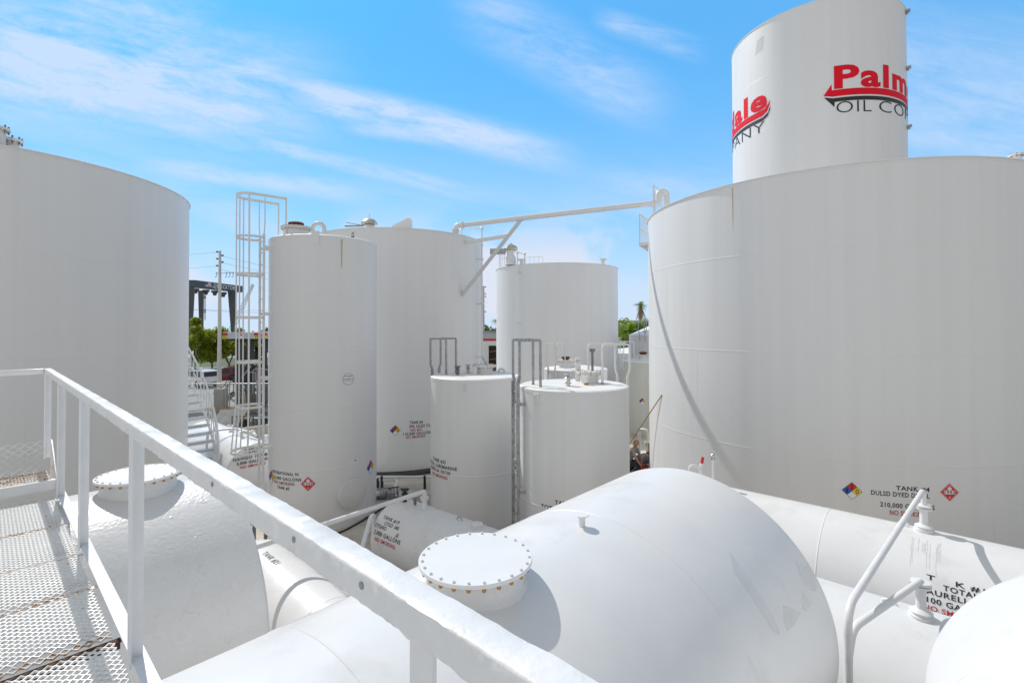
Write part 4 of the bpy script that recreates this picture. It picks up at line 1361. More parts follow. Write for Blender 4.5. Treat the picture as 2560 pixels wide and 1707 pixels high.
lo = cylhit(T6, 1154, 739); nrm = (lo - Vector((T6[0], T6[1], lo.z))).normalized()
hi = pa_.lerp(pz_, .325) - UP * .1
q = M().beam(lo, hi, .11, .11)
q.obox(hi + UP * .03, d_, d_.cross(UP), UP, .18, .12, .08)
q.build('brace', mat('brace_paint', (.66, .65, .63), .45, var=.06, vscale=6.), pb)
am = cylhit(T6, 1163, 606)
k_ = (am.z + .1 - lo.z) / (hi.z - lo.z)
M().beam(am - nrm * .05, lo.lerp(hi, k_), .10, .12).build('brace_arm', P_WHITE, pb)

# ------------------------------------------------------------------ the catwalk in the foreground
ZD = CAMZ - 1.275           # level of the walking mesh
ZR = CAMZ - .358            # top of the rail
cw = thing('catwalk', 'white painted catwalk with square handrail and rust spotted mesh floor in the foreground', 'catwalk', G(3, 0, ZD))
TE = .405


def mesh_floor(s0, s1, t0, t1, z, name, m, lwd=.036, swd=.0185, vert=False, th=.0022, rnd=0.):
    "expanded metal: staggered zigzag strands whose bonds lie along BX"
    q = M()
    rows = int((s1 - s0) / swd)
    cols = int((t1 - t0) / (lwd / 2))
    pitch = lwd / 2
    vs, fs = [], []
    for r_ in range(rows + 1):
        sb = s0 + r_ * swd
        ph = r_ % 2
        o = len(vs)
        for c_ in range(cols + 1):
            tt = t0 + c_ * pitch
            upv = ((c_ + ph) % 2) * 2 - 1
            ss = sb + upv * swd * .42
            zz = z + upv * .0022
            w = .0018
            if vert:
                base = lambda ds, dz: G(s1 if False else vert, tt, z + (ss - s0) + ds)
                vs += [G(vert - .001, tt, z + (ss - s0) - w), G(vert - .001, tt, z + (ss - s0) + w), G(vert + .004, tt, z + (ss - s0) + w), G(vert + .004, tt, z + (ss - s0) - w)]
            else:
                vs += [G(ss - w, tt, zz - .0078), G(ss + w, tt, zz - .0072), G(ss + w, tt, zz + .0009), G(ss - w, tt, zz + .0003)]
            if c_:
                a, b = o + (c_ - 1) * 4, o + c_ * 4
                for j in range(4):
                    fs.append((a + j, a + (j + 1) % 4, b + (j + 1) % 4, b + j))
    q.add(vs, fs)
    return q.build(name, m, cw, 60)


P = .0185
cuts = [(0, 191, P_MESH), (0, 1, P_MESHR), (0, 1, None), (0, 2, P_MESHR), (0, 26, P_MESH), (0, 2, P_MESHR), (0, 24, P_MESH), (0, 1, P_MESHR), (0, 32, P_MESH), (0, 1, P_MESHR), (0, 39, P_MESH)]
s_at = -1.0
bars = []
for st_, k_, mm in cuts:
    if mm is None:
        bars.append(s_at + P * .5); s_at += P * 1.5
        continue
    mesh_floor(s_at, s_at + P * k_, -.60, TE - .03, ZD, 'floor_mesh', mm)
    s_at += P * (k_ + (1 if k_ % 2 else 1))
for s_ in (bars[0], 1.3, 3.22, 3.74, 4.37, 5.03):
    q = M().obox(G(s_ + .006, -.1, ZD - .024), AX, BX, UP, .034, 1.0, .006)
    q.obox(G(s_ + .02, -.1, ZD - .045), AX, BX, UP, .006, 1.0, .045)
    q.build('cross_bar', mat('gap_shade_bar', (.07, .035, .02), .8, var=.5, vscale=20.) if s_ in bars else P_RUSTY, cw)  # bar at the gap is coloured dark for the darkness below the mesh
# edge angle that carries the posts
q = M().obox(G(2.05, TE + .012, ZD + .012), AX, BX, UP, 6.3, .05, .007)
q.obox(G(2.05, TE + .036, ZD - .022), AX, BX, UP, 6.3, .006, .06)
q.build('edge_angle', P_RAIL, cw)
M().obox(G(2.05, -.62, ZD + .012), AX, BX, UP, 6.3, .05, .007).build('edge_angle', P_RAIL, cw)


def post(s_, t_, z0, z1, w=.048):
    q = M()
    q.obox(G(s_, t_, (z0 + z1) / 2) - BX * (w * .5 - .003), AX, BX, UP, w, .006, z1 - z0)
    q.obox(G(s_, t_, (z0 + z1) / 2) + AX * (w * .5 - .003) + BX * .003, AX, BX, UP, .006, w - .006, z1 - z0)
    return q.build('post', P_RAIL, cw)


post(.52, TE, ZD, ZR - .045, .040)
post(2.33, TE, ZD, ZR - .045)
post(3.78, TE, ZD, ZR - .045)
post(5.02, TE, ZD, ZR - .045)
post(6.18, TE, ZD + .1, ZR - .045)


def wobble_bar(p0, p1, w, h, seg, name):
    "square tube whose thick hand-painted edges wander a little"
    p0, p1 = Vector(p0), Vector(p1)
    d = (p1 - p0).normalized(); sd = d.cross(UP).normalized()
    rnd = random.Random(3)
    prof = [(-.53, -.53), (-.48, -.55), (.48, -.55), (.53, -.53), (.55, -.48), (.55, .48), (.53, .53), (.48, .55), (-.48, .55), (-.53, .53), (-.55, .48), (-.55, -.48)]
    vs, fs = [], []
    k = len(prof)
    L_ = (p1 - p0).length
    jit = [0.0] * k
    for i in range(seg + 1):
        c = p0 + d * (L_ * i / seg)
        for j, (a, b) in enumerate(prof):
            jit[j] = jit[j] * .6 + rnd.uniform(-1, 1) * .0006 * (1.8 if b < -.4 else 1)
            vs.append(c + sd * (a * w * .91 + jit[j]) + UP * (b * h * .91 + jit[j]))
    for i in range(seg):
        for j in range(k):
            fs.append((i * k + j, i * k + (j + 1) % k, (i + 1) * k + (j + 1) % k, (i + 1) * k + j))
    fs += [tuple(range(k)), tuple(seg * k + j for j in range(k - 1, -1, -1))]
    return M().add(vs, fs).build(name, P_RAIL, cw, 50)


wobble_bar(G(-1.2, TE - .003, ZR - .023), G(6.22, TE - .003, ZR - .023), .047, .047, 620, 'top_rail')
for s_ in (.88, .65, 1.34):
    M().lathe([(.0055, 0), (.006, .0012), (.003, .0015)], G(s_, TE - .003 - .0235, ZR - .018), 12, -BX, cap1=True).build('screw_hole', mat('hole_grey', (.33, .32, .31), .7), cw)
wobble_bar(G(6.2, TE - .03, ZR - .023), G(6.2, -1.6, ZR - .023), .047, .047, 60, 'end_rail')
# steps at the far end
q = M().obox(G(5.14, -.6, ZD + .085), AX, BX, UP, .006, 1.98, .075)
q.obox(G(5.17, -.6, ZD + .119), AX, BX, UP, .05, 1.98, .006)
q.build('step_front', P_RAIL, cw)
mesh_floor(5.17, 5.52, -1.6, TE - .03, ZD + .125, 'step_mesh', P_MESHR)
mesh_floor(5.5, 5.74, -1.6, TE - .03, ZD + .125, 'riser_mesh', P_MESH, .062, .026, vert=5.53)
q = M().add([G(5.1, TE - .02, ZD), G(5.1, TE - .015, ZD + .1), G(5.54, TE - .02, ZD + .36), G(5.60, TE - .02, ZD + .36), G(5.60, TE - .02, ZD),
             G(5.1, TE - .012, ZD), G(5.1, TE - .012, ZD + .1), G(5.54, TE - .012, ZD + .36), G(5.60, TE - .012, ZD + .36), G(5.60, TE - .012, ZD)],
            [(0, 1, 2, 3, 4), (9, 8, 7, 6, 5), (0, 5, 6, 1), (1, 6, 7, 2), (2, 7, 8, 3), (3, 8, 9, 4), (4, 9, 5, 0)])
q.build('step_side', P_RUSTY, cw)

# ------------------------------------------------------------------ plants


def crown_mesh(c, rx, ry, rz, n, size, seed, clumps=14):
    rnd = random.Random(seed)
    c = Vector(c)
    cl = []
    for i in range(clumps):
        d = Vector((rnd.gauss(0, 1), rnd.gauss(0, 1), rnd.gauss(0, .9))).normalized() * rnd.uniform(.35, .95)
        cl.append((Vector((d.x * rx, d.y * ry, d.z * rz)), rnd.uniform(.25, .48)))
    vs, fs = [], []
    for i in range(n):
        k, r_ = cl[rnd.randrange(clumps)]
        d = Vector((rnd.gauss(0, 1), rnd.gauss(0, 1), rnd.gauss(0, 1))).normalized() * (rnd.random() ** .4) * r_
        p = c + k + Vector((d.x * rx, d.y * ry, d.z * rz * .8))
        u = Vector((rnd.gauss(0, 1), rnd.gauss(0, 1), rnd.gauss(0, .7))).normalized()
        w = u.cross(Vector((rnd.gauss(0, 1), rnd.gauss(0, 1), rnd.gauss(0, 1)))).normalized()
        s_ = size * rnd.uniform(.6, 1.3)
        o = len(vs)
        vs += [p - u * s_, p + w * s_ * .45, p + u * s_, p - w * s_ * .45]
        fs.append((o, o + 1, o + 2, o + 3))
    return M().add(vs, fs), [c + k for k, _ in cl]


def tree(label, base, h, rx, seed, leaf=LEAF, n=2600, trunk=.35, group='trees along the street', size=.19):
    base = Vector(base)
    t = thing('street_tree', label, 'tree', base, group)
    cz = base.z + h * (trunk + (1 - trunk) * .5)
    m, cl = crown_mesh((base.x, base.y, cz), rx, rx, h * (1 - trunk) * .55, n, size, seed)
    m.build('crown', leaf, t, 180)
    q = M()
    fork = base + UP * h * trunk * .8
    q.tube([base - UP * .1, base + Vector((.05, 0, h * trunk * .4)), fork], [.16, .12, .10], 8)
    for k in cl[:6]:
        q.tube([fork, fork.lerp(k, .5) + UP * .1, k], [.07, .045, .015], 6)
    q.build('trunk', BARK, t)
    return t


def gz(u, Y, z=ZO):
    p = W(u, 900, Y)
    return Vector((p.x, p.y, z))


tree('leafy green tree nearest the left tank, crown touching its edge', gz(486, 60), 6.8, 2.3, 1, n=6500, trunk=.26, size=.2)
tree('leafy green tree behind the concrete utility pole', gz(530, 62), 6.7, 2.3, 2, n=6500, trunk=.26, size=.2)
tree('green tree between the utility pole and the caged ladder', gz(573, 63), 6.4, 2.2, 3, n=5500, trunk=.24, size=.2)
tree('smaller green tree half covered by the caged ladder', gz(604, 66), 6.0, 2.0, 4, n=4500, trunk=.24, size=.2)
tree('dark tree right behind the ladder rungs, above the fuel canopy', gz(640, 70), 6.1, 2.1, 5, LEAF_D, n=4500, trunk=.2, size=.22)
for u_, Y_, lab in ((505, 57.5, 'clipped dark hedge under the leftmost street tree'), (585, 58, 'clipped dark hedge right of the utility pole')):
    p = gz(u_, Y_)
    h_ = thing('hedge', lab, 'hedge', p)
    m = M()
    rnd = random.Random(int(u_))
    vs, fs = [], []
    for i in range(2200):
        q = p + Vector((rnd.uniform(-2.6, 2.6), rnd.uniform(-.6, .6), rnd.uniform(.05, 1.15)))
        u = Vector((rnd.gauss(0, 1), rnd.gauss(0, 1), rnd.gauss(0, 1))).normalized(); w = u.cross(Vector((rnd.gauss(0, 1), rnd.gauss(0, 1), 1))).normalized()
        o = len(vs); vs += [q - u * .13, q + w * .06, q + u * .13, q - w * .06]; fs.append((o, o + 1, o + 2, o + 3))
    m.add(vs, fs).build('foliage', LEAF2, h_, 180)


def palm(label, base, h, rad, seed, nf=26, leaf=LEAF_P, skirt=False, tr=.16, group=None):
    base = Vector(base); rnd = random.Random(seed)
    t = thing('palm_tree', label, 'palm', base, group)
    top = base + Vector((.15, 0, h))
    M().tube([base - UP * .1, base + Vector((.1, 0, h * .5)), top], [tr * 1.3, tr, tr * .9], 10).build('trunk', BARK, t)

    def fronds(count, e0, e1, m, ln, name):
        q = M()
        for i in range(count):
            az = rnd.uniform(0, 2 * math.pi); el = R(rnd.uniform(e0, e1))
            d = Vector((math.cos(az) * math.cos(el), math.sin(az) * math.cos(el), math.sin(el)))
            L_ = ln * rnd.uniform(.8, 1.15)
            pts = [top + d * (L_ * k / 6) - UP * (L_ * .42 * (k / 6) ** 2.2) for k in range(7)]
            sd = d.cross(UP).normalized()
            for k in range(1, 7):
                tdir = (pts[k] - pts[k - 1]).normalized()
                for side in (-1, 1):
                    for f_ in (0, .5):
                        p0 = pts[k - 1].lerp(pts[k], f_)
                        tip = p0 + (sd * side * .75 + tdir * .55 - UP * .18).normalized() * L_ * .28 * (1.1 - abs(k / 6 - .45))
                        q.add([p0, p0 + tdir * L_ * .05, tip], [(0, 1, 2)])
            q.tube(pts, [.03, .028, .025, .02, .016, .012, .006], 4)
        q.build(name, m, t, 180)
    fronds(nf, -15, 75, leaf, rad, 'fronds')
    if skirt:
        fronds(44, -84, -58, DRYF, rad * 1.35, 'dead_fronds')
    return t


palm('tall fan palm with a brown skirt of dead fronds above the cone roofed tank', gz(1601, 120), 11.2, 2.0, 11, 40, skirt=True)
palm('broad green palm right behind the cone roofed tank', gz(1600, 43), 5.6, 1.7, 12, 44)
palm('young feathery palm left of the cone roofed tank', gz(1565, 43), 5.4, 1.6, 13, 34)
palm('low palm clump beside the back centre tank edge', gz(1556, 41), 3.4, 1.7, 14, 44)
tree('rounded bush of mixed green under the feathery palm', gz(1556, 49), 6.3, 2.2, 21, n=6000, trunk=.1, group=None, size=.16)
tree('light green bush right behind the cone roofed tank wall', gz(1600, 46), 6.0, 2.3, 22, n=6000, trunk=.1, group=None, size=.16)
tree('dark tree above the roof with the red stripe', gz(1228, 95), 6.6, 3.4, 31, LEAF_D, 2600, .2, None, .3)
tree('light green bush behind the pole above the red striped building', gz(1212, 80), 5.3, 1.8, 32, LEAF, 1600, .2, None, .22)
palm('small palm top beside the back centre tank and red striped building', gz(1243, 85), 6.9, 1.4, 33, 24)

# ------------------------------------------------------------------ buildings and street


def gable(u0, u1, Y):
    return W(u0, 900, Y), W(u1, 900, Y)


bp = gz(1225, 56)
sb = thing('shop_building', 'white building with a red stripe and dark doorway between two broad tanks', 'building', bp)
M().box((bp.x, bp.y + 4, (ZO + 4.0) / 2 + .0), 16, 8, 4.0 - ZO).build('wall', WALLW, sb)
q = M().box((bp.x, bp.y + 4, 4.36), 16.3, 8.3, .7).build('roof_band', ROOFG, sb)
M().box((bp.x, bp.y + 4, 4.77), 16.4, 8.4, .1).build('parapet', GALV_DK, q)
M().box((bp.x, bp.y - .03, 3.88), 16.1, .08, .24).build('red_stripe', REDB, sb)
d0 = W(1232, 900, 55.95)
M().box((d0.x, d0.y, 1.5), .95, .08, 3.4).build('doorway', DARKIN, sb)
q = M().box((d0.x - .55, d0.y - .04, 1.5), .16, .1, 3.5).box((d0.x + .55, d0.y - .04, 1.5), .16, .1, 3.5).build('door_frame', WALLW, sb)
rk = M()
for zz in (.8, 1.6, 2.5):
    rk.tube([(d0.x - .4, d0.y - .10, zz), (d0.x + .4, d0.y - .10, zz + .1)], .07, 8)
rk.build('stored_pipes', RUST, sb)
wh = thing('warehouse', 'long pale warehouse roof far behind the palms', 'building', gz(1600, 150))
wp = gz(1600, 150)
M().box((wp.x, wp.y + 10, (ZO + 7.2) / 2), 60, 20, 7.2 - ZO).build('wall', mat('pale_blue_wall', (.80, .82, .84), .7), wh)
M().box((wp.x, wp.y + 10, 7.35), 60.6, 20.6, .3).build('roof', ROOFG, wh)
for (a_, b_), lab in ((((1205, 60), (1250, 54)), 'chain link fence in front of the dark doorway'),):
    pass


def chain_fence(label, p0, p1, h, posts, sp=.11, r=.009, z0=ZO):
    p0, p1 = Vector(p0), Vector(p1)
    t = thing('chain_link_fence', label, 'fence', (p0 + p1) / 2)
    d = (p1 - p0); L_ = d.length; d = d.normalized()
    q = M()
    k = int((L_ + h) / sp)
    for sgn in (1, -1):
        for i in range(k):
            a = i * sp - (h if sgn > 0 else 0)
            xa, xb = (a, a + h) if sgn > 0 else (a, a - h)
            za, zb = 0., h
            if xa > xb: xa, xb, za, zb = xb, xa, zb, za
            if xb < 0 or xa > L_: continue
            if xa < 0: za += (zb - za) * (-xa) / (xb - xa); xa = 0
            if xb > L_: zb = za + (zb - za) * (L_ - xa) / (xb - xa); xb = L_
            q.beam(p0 + d * xa + UP * za, p0 + d * xb + UP * zb, r, r)
    q.build('wire_mesh', CHAIN, t)
    M().tube([p0 + UP * h, p1 + UP * h], .024, 8).build('top_rail', GALV, t)
    for s_ in posts:
        c = p0 + d * (s_ * L_)
        M().tube([c - UP * .1, c + UP * (h + .12)], .038, 8).sphere(c + UP * (h + .14), .05, 8).build('post', GALV, t)
    return t


chain_fence('chain link fence on the far side of the yard behind the curved stair', gz(440, 33.6), gz(700, 33.6), 2.05, (.05, .48, .515, .78, .98))
chain_fence('chain link fence in front of the dark doorway', gz(1200, 45), gz(1256, 45), 2.4, (.02, .5, .98), .14, .012)

# the fuel canopy
cy_ = 37.
c0 = W(556, 900, cy_)
can = thing('fuel_canopy', 'pale fuel station canopy on black columns seen through the caged ladder', 'canopy', (c0.x + 4, cy_ + 3, ZO))
zt = W(556, 831, cy_).z; zb_ = W(556, 847, cy_).z
M().box((c0.x + 5, cy_ + 3, (zt + zb_) / 2), 10, 6, zt - zb_).build('fascia', FASC, can)
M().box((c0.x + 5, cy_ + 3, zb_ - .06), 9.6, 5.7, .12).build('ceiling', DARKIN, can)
for u_, yy, w_ in ((596, .6, .34), (625, .5, .42), (604, 5.2, .3), (660, .6, .34)):
    p = W(u_, 900, cy_ + yy)
    M().box((p.x, p.y, (ZO + zb_) / 2), w_, w_, zb_ - ZO).build('column', BLACKM, can)
for u0, u1, k in ((556.5, 568, 0), (597, 608, 1), (635.5, 667, 2)):
    a_, b_ = W(u0, 834, cy_ - .03), W(u1, 834, cy_ - .03)
    w_, x_ = b_.x - a_.x, (a_.x + b_.x) / 2
    hh = (zt - zb_) * .82; zc_ = (zt + zb_) / 2
    m = M()
    cols = [(D_RED, D_YEL), (mat('faded_pink', (.62, .30, .36), .5), D_WHT), (D_RED, D_YEL)][k]
    m.box((x_, cy_ - .03, zc_ + hh / 4), w_, .05, hh / 2, mi=0)
    m.box((x_, cy_ - .03, zc_ - hh / 4), w_, .05, hh / 2, mi=1)
    for tx, zz in (('PACIFIC', zc_ + hh * .08), ('PRIDE', zc_ - hh * .42)):
        if k == 1: continue
        vs, fs = flat_text(tx, w_ * (.92 if tx == 'PACIFIC' else .8), hh * .34, .03)
        m.add([Vector((x_ + p.x, cy_ - .058, zz + p.y)) for p in vs], fs, 2)
    if k == 1:
        vs, fs = flat_text('Diesel', w_ * .85, hh * .4, .02)
        m.add([Vector((x_ + p.x, cy_ - .058, zc_ - hh * .1 + p.y)) for p in vs], fs, 2)
    m.build('sign_board', [cols[0], cols[1], D_BLK if k != 1 else D_RED], can)
# the loading rack under the canopy
rk0 = W(600, 900, 36.2)
rack = thing('loading_rack', 'black steel loading stand with stair and pipes under the fuel canopy', 'loading stand', (rk0.x + 1, 36.5, ZO))
q = M()
for i in range(5):
    x_ = rk0.x - .2 + i * .55
    q.box((x_, 36.3, ZO + 1.5), .07, .07, 3.0)
    q.box((x_, 37.6, ZO + 1.5), .07, .07, 3.0)
for zz in (1.25, 1.75, 2.3, 2.95):
    q.box((rk0.x + .9, 36.3, ZO + zz), 2.5, .06, .06)
    q.box((rk0.x + .9, 37.6, ZO + zz), 2.5, .06, .06)
q.box((rk0.x + .9, 36.95, ZO + 1.2), 2.4, 1.3, .08)
q.build('frame', BLACKM, rack)
q = M()
for i in range(7):
    q.box((rk0.x - .35 - i * .2, 36.2, ZO + 1.1 - i * .16), .24, .8, .04)
for yy in (35.8, 36.6):
    q.beam((rk0.x - .2, yy, ZO + 1.2), (rk0.x - 1.75, yy, ZO + .05), .05, .18)
    q.beam((rk0.x - .2, yy, ZO + 2.2), (rk0.x - 1.75, yy, ZO + 1.05), .05, .05)
    for i in range(4): q.box((rk0.x - .25 - i * .45, yy, ZO + 1.62 - i * .33), .04, .04, 1.0)
q.build('stair', BLACKM, rack)
q = M()
for i in range(4):
    x_ = rk0.x + .7 + i * .33
    q.tube(bend([(x_, 36.1, ZO + .1), (x_, 36.1, ZO + 2.6 + .2 * (i % 2)), (x_ + .5, 36.1, ZO + 2.6 + .2 * (i % 2)), (x_ + .5, 36.1, ZO + 1.6)], .15), .05, 8)
q.beam((rk0.x + .25, 36.0, ZO + 2.2), (rk0.x + .95, 36.0, ZO + 3.1), .07, .07)
q.build('loading_arms', GALV, rack)
M().box((rk0.x + 1.5, 35.9, ZO + .5), .9, .5, 1.0).box((rk0.x + .35, 35.9, ZO + .35), .5, .5, .7).build('control_cabinet', BLACKM, rack)
p = gz(553, 34.9)
cp = thing('concrete_pillar', 'beige block pillar on an orange base behind the chain link fence', 'pillar', p)
M().box(p + UP * .85, .68, .6, 1.4).build('block', mat('beige_block', (.42, .39, .35), .9, var=.2, vscale=4.), cp)
M().box(p + UP * .08 + Vector((.25, -.1, 0)), 1.3, .9, .24).build('base', ORANGE, cp)
p = gz(640, 34.6)
bo = tag(M().lathe([(.085, -.1), (.085, 1.05), (.06, 1.12), (.01, 1.14)], gz(612, 34.6), 14, cap0=True, cap1=True).build('bollard', ORANGE, loc=gz(612, 34.6)), 'orange bollard post between the canopy columns', 'bollard')
for i, (u0, u1, Y_) in enumerate(((540, 668, 34.4), (500, 600, 34.9))):
    a_, b_ = gz(u0, Y_), gz(u1, Y_)
    tag(M().beam(a_ + UP * .08, b_ + UP * .08, .25, .18).build('kerb', CURB), kind='structure')

# containment wall round the yard and the things by it
for (s0, t0), (s1, t1), lab in (((24.8, -11), (24.8, 30.8), 'low concrete wall along the left edge of the tank yard'), ((24.8, 30.8), (-13.8, 30.8), 'low concrete wall along the back of the tank yard')):
    q = M().beam(G(s0, t0, .28), G(s1, t1, .28), .25, .56)
    tag(q.build('yard_wall', mat('wall_concrete', (.43, .42, .35), .85, var=.2, vscale=1., stain=(.36, .31, .18), stain_amt=.6, stain_scale=.9, stain_edge=(.5, .65)), loc=G((s0 + s1) / 2, (t0 + t1) / 2, 0)), lab, 'wall')
p0, p1 = onz(580, 1092, 0), onz(672, 1088, 0)
rl = thing('black_railing', 'black railing and small pumps behind the caged ladder', 'railing', (p0 + p1) / 2)
q = M()
d = p1 - p0
for i in range(8):
    c = p0 + d * i / 7
    q.box(c + UP * .5, .035, .035, 1.0)
for zz in (.98, .5): q.beam(p0 + UP * zz, p1 + UP * zz, .035, .035)
q.build('rails', BLACKM, rl)
for k_, (cx_, mm) in enumerate(((.15, BLACKM), (.45, GALV_DK), (.72, BLACKM))):
    c = p0 + d * cx_ + Vector((.1, .5, 0))
    q = M().box(c + UP * .4, .35, .3, .8).cyl(c + UP * .55 - Vector((0, .28, 0)), c + UP * .55 + Vector((0, .2, 0)), .16, 12).build('pump', mm, rl)
c = p0 + d * .2 + Vector((0, .3, 0))
M().box(c + UP * .75, .12, .12, .5).build('orange_box', ORANGE, rl)
c = onz(572, 1078, 0) + Vector((0, 0, .62))
pn_ = thing('metal_panel', 'weathered grey sheet panel leaning beyond the curved stair', 'panel', (c.x, c.y, 0))
e1 = Vector((1, .1, 0)).normalized(); e2 = Vector((.05, .5, .55)).normalized()
q = M().obox(c, e1, e2, e1.cross(e2), 1.35, 1.15, .03)
q.obox(c - e2 * .2 + Vector((.3, .6, -.35)), e1, Vector((0, 0, 1)), e1.cross(UP), .05, .9, .05)
q.build('sheet', mat('weathered_sheet', (.42, .43, .41), .6, var=.25, vscale=3.), pn_)

# ------------------------------------------------------------------ cars


def car(name, label, base, yaw, paint, L_=4.75, Wd=1.9, H=1.76):
    t = thing(name, label, 'car', base, 'cars parked on the street')
    base = Vector(base)
    f = Vector((math.cos(yaw), math.sin(yaw), 0)); s_ = Vector((-f.y, f.x, 0))

    def P(x, y, z): return base + f * x + s_ * y + UP * z
    low = [(-2.32, .42), (-2.38, .62), (-2.33, 1.02), (-1.2, 1.06), (.9, 1.03), (2.1, .92), (2.34, .74), (2.36, .42), (2.1, .32), (-2.1, .32)]
    up = [(-2.28, 1.02), (-2.05, 1.62), (-1.85, 1.72), (0, 1.76), (.55, 1.70), (1.35, 1.03)]

    def loft(prof, ws, nm, m, par):
        q = M(); k = len(prof); vs = []
        for w_, sc_ in ws:
            for x, z in prof: vs.append(P(x * sc_, w_ * Wd / 2, z))
        n = len(ws)
        fs = [(i * k + j, i * k + (j + 1) % k, (i + 1) * k + (j + 1) % k, (i + 1) * k + j) for i in range(n - 1) for j in range(k)]
        fs += [tuple(range(k)), tuple((n - 1) * k + j for j in range(k - 1, -1, -1))]
        return q.add(vs, fs).build(nm, m, par, 40)
    body = loft(low, [(-.96, .975), (-1, 1), (1, 1), (.96, .975)], 'body', paint, t)
    q = M(); vs = []
    for w_, top in ((-1, 0), (1, 0)):
        for x, z in up:
            k = (z - 1.0) / .76
            vs.append(P(x, w_ * Wd / 2 * (.97 - .18 * k), z))
    k = len(up)
    q.add(vs, [tuple(range(k)), tuple(2 * k - 1 - j for j in range(k))] + [(j, (j + 1) % k, k + (j + 1) % k, k + j) for j in range(k)])
    q.build('cabin', paint, t, 40)
    for w_ in (-1, 1):
        for x0, x1, xt0, xt1 in ((-2.05, -1.25, -1.88, -1.2), (-1.15, -.1, -1.12, -.12), (0, 1.12, -.02, .52)):
            pts = []
            for x, z in ((x0, 1.08), (x1, 1.08), (xt1, 1.62), (xt0, 1.62)):
                kk = (z - 1.0) / .76
                pts.append(P(x, w_ * (Wd / 2 * (.97 - .18 * kk) + .012), z))
            M().add(pts, [(0, 1, 2, 3)]).build('side_window', GLASS, t)
    rw = [P(-2.262, -.72, 1.12), P(-2.262, .72, 1.12), P(-2.085, .64, 1.56), P(-2.085, -.64, 1.56)]
    M().add([p - f * .012 for p in rw], [(0, 1, 2, 3)]).build('rear_window', GLASS, t)
    ws_ = [P(1.28, -.74, 1.08), P(1.28, .74, 1.08), P(.62, .64, 1.66), P(.62, -.64, 1.66)]
    M().add([p + f * .012 + UP * .012 for p in ws_], [(0, 1, 2, 3)]).build('windscreen', GLASS, t)
    for w_ in (-1, 1):
        for x in (-1.42, 1.42):
            wl = M().lathe([(.2, -.11), (.34, -.11), (.365, -.08), (.365, .08), (.34, .11), (.2, .11)], P(x, w_ * (Wd / 2 - .1), .365), 20, s_).build('wheel', TYRE, t)
            M().lathe([(.22, -.112), (.2, -.09), (.06, -.10), (.01, -.11)], P(x, w_ * (Wd / 2 - .1), .365), 20, s_ * -w_, cap1=True).build('rim', ALLOY, wl)
        M().obox(P(-2.33, w_ * .80, .98), f, s_, UP, .08, .24, .22).build('tail_light', LAMP_R, t)
        M().obox(P(2.25, w_ * .74, .76), f, s_, UP, .14, .30, .13).build('headlight', ALLOY, t)
        M().tube([P(-1.75, w_ * .68, 1.76), P(-1.6, w_ * .68, 1.80), P(.2, w_ * .68, 1.82), P(.4, w_ * .68, 1.76)], .02, 6).build('roof_rail', BLACKM, t)
    M().obox(P(-2.36, 0, .74), f, s_, UP, .03, .42, .14).build('number_plate', D_WHT, t)
    M().obox(P(-2.36, 0, .45), f, s_, UP, .05, 1.7, .16).build('bumper', BLACKM, t)
    return t


car('parked_car', 'white sport utility car parked in front of the leftmost trees', gz(496, 49.5), R(152), CAR_W)
car('parked_car', 'maroon sport utility car parked right of the white one', gz(577, 53), R(205), CAR_R)
car('parked_car', 'bright red car at the edge of the RECREATIONAL 90 tank', gz(672, 51), R(150), CAR_O)
car('parked_car', 'black car behind the black loading stand', gz(632, 52), R(160), mat('black_car_paint', (.02, .022, .03), .25, coat=.6))

# ------------------------------------------------------------------ boat yard gantry and poles
cr = thing('gantry_crane', 'dark grey gantry crane lettered DERECKTOR rising above the trees', 'crane', gz(545, 115))
a_, b_ = W(487, 709, 110), W(608, 720, 126)
d = (b_ - a_); d.z = 0; d = d.normalized(); nn = Vector((d.y, -d.x, 0))
zt = W(487, 700, 110).z; zl = W(487, 718, 110).z
L_ = (Vector((b_.x, b_.y, 0)) - Vector((a_.x, a_.y, 0))).length
ac = Vector((a_.x, a_.y, (zt + zl) / 2))
bm_ = M().obox(ac + d * L_ / 2 - nn * .9, d, nn, UP, L_, 1.8, zt - zl)
bm_.obox(ac + d * L_ / 2 + nn * .03, d, nn, UP, L_, .06, .12).obox(ac + d * L_ / 2 + nn * .03 - UP * (zt - zl) * .45, d, nn, UP, L_, .06, .12)
bm_ = bm_.build('beam', CRANE, cr)
M().obox(ac - d * 1.0 - nn * .5, d, nn, UP, 1.4, 1.7, (zt - zl) * .8).build('end_carriage', CRANE, cr)
xa = (530 - 487) / (608 - 487) * L_; xb = (584 - 487) / (608 - 487) * L_
vs, fs = flat_text('DERECKTOR', (xb - xa) * 1.0, .92, .012)
M().add([ac + d * ((xa + xb) / 2 + p.x) + UP * (p.y - .42) + nn * .09 for p in vs], fs).build('lettering', D_WHT, cr)
fl = M()
fx = (517 - 487) / (608 - 487) * L_
fl.obox(ac + d * fx + nn * .05 + UP * .12, d, nn, UP, 1.75, .04, 1.0, mi=0)
fl.obox(ac + d * (fx - .5) + nn * .07 + UP * .34, d, nn, UP, .72, .04, .54, mi=1)
for i in range(4): fl.obox(ac + d * fx + nn * .06 + UP * (.12 - .42 + i * .27), d, nn, UP, 1.75, .04, .1, mi=2)
fl.build('flag', [D_WHT, FLAGB, mat('flag_red', (.55, .06, .10), .6)], cr)


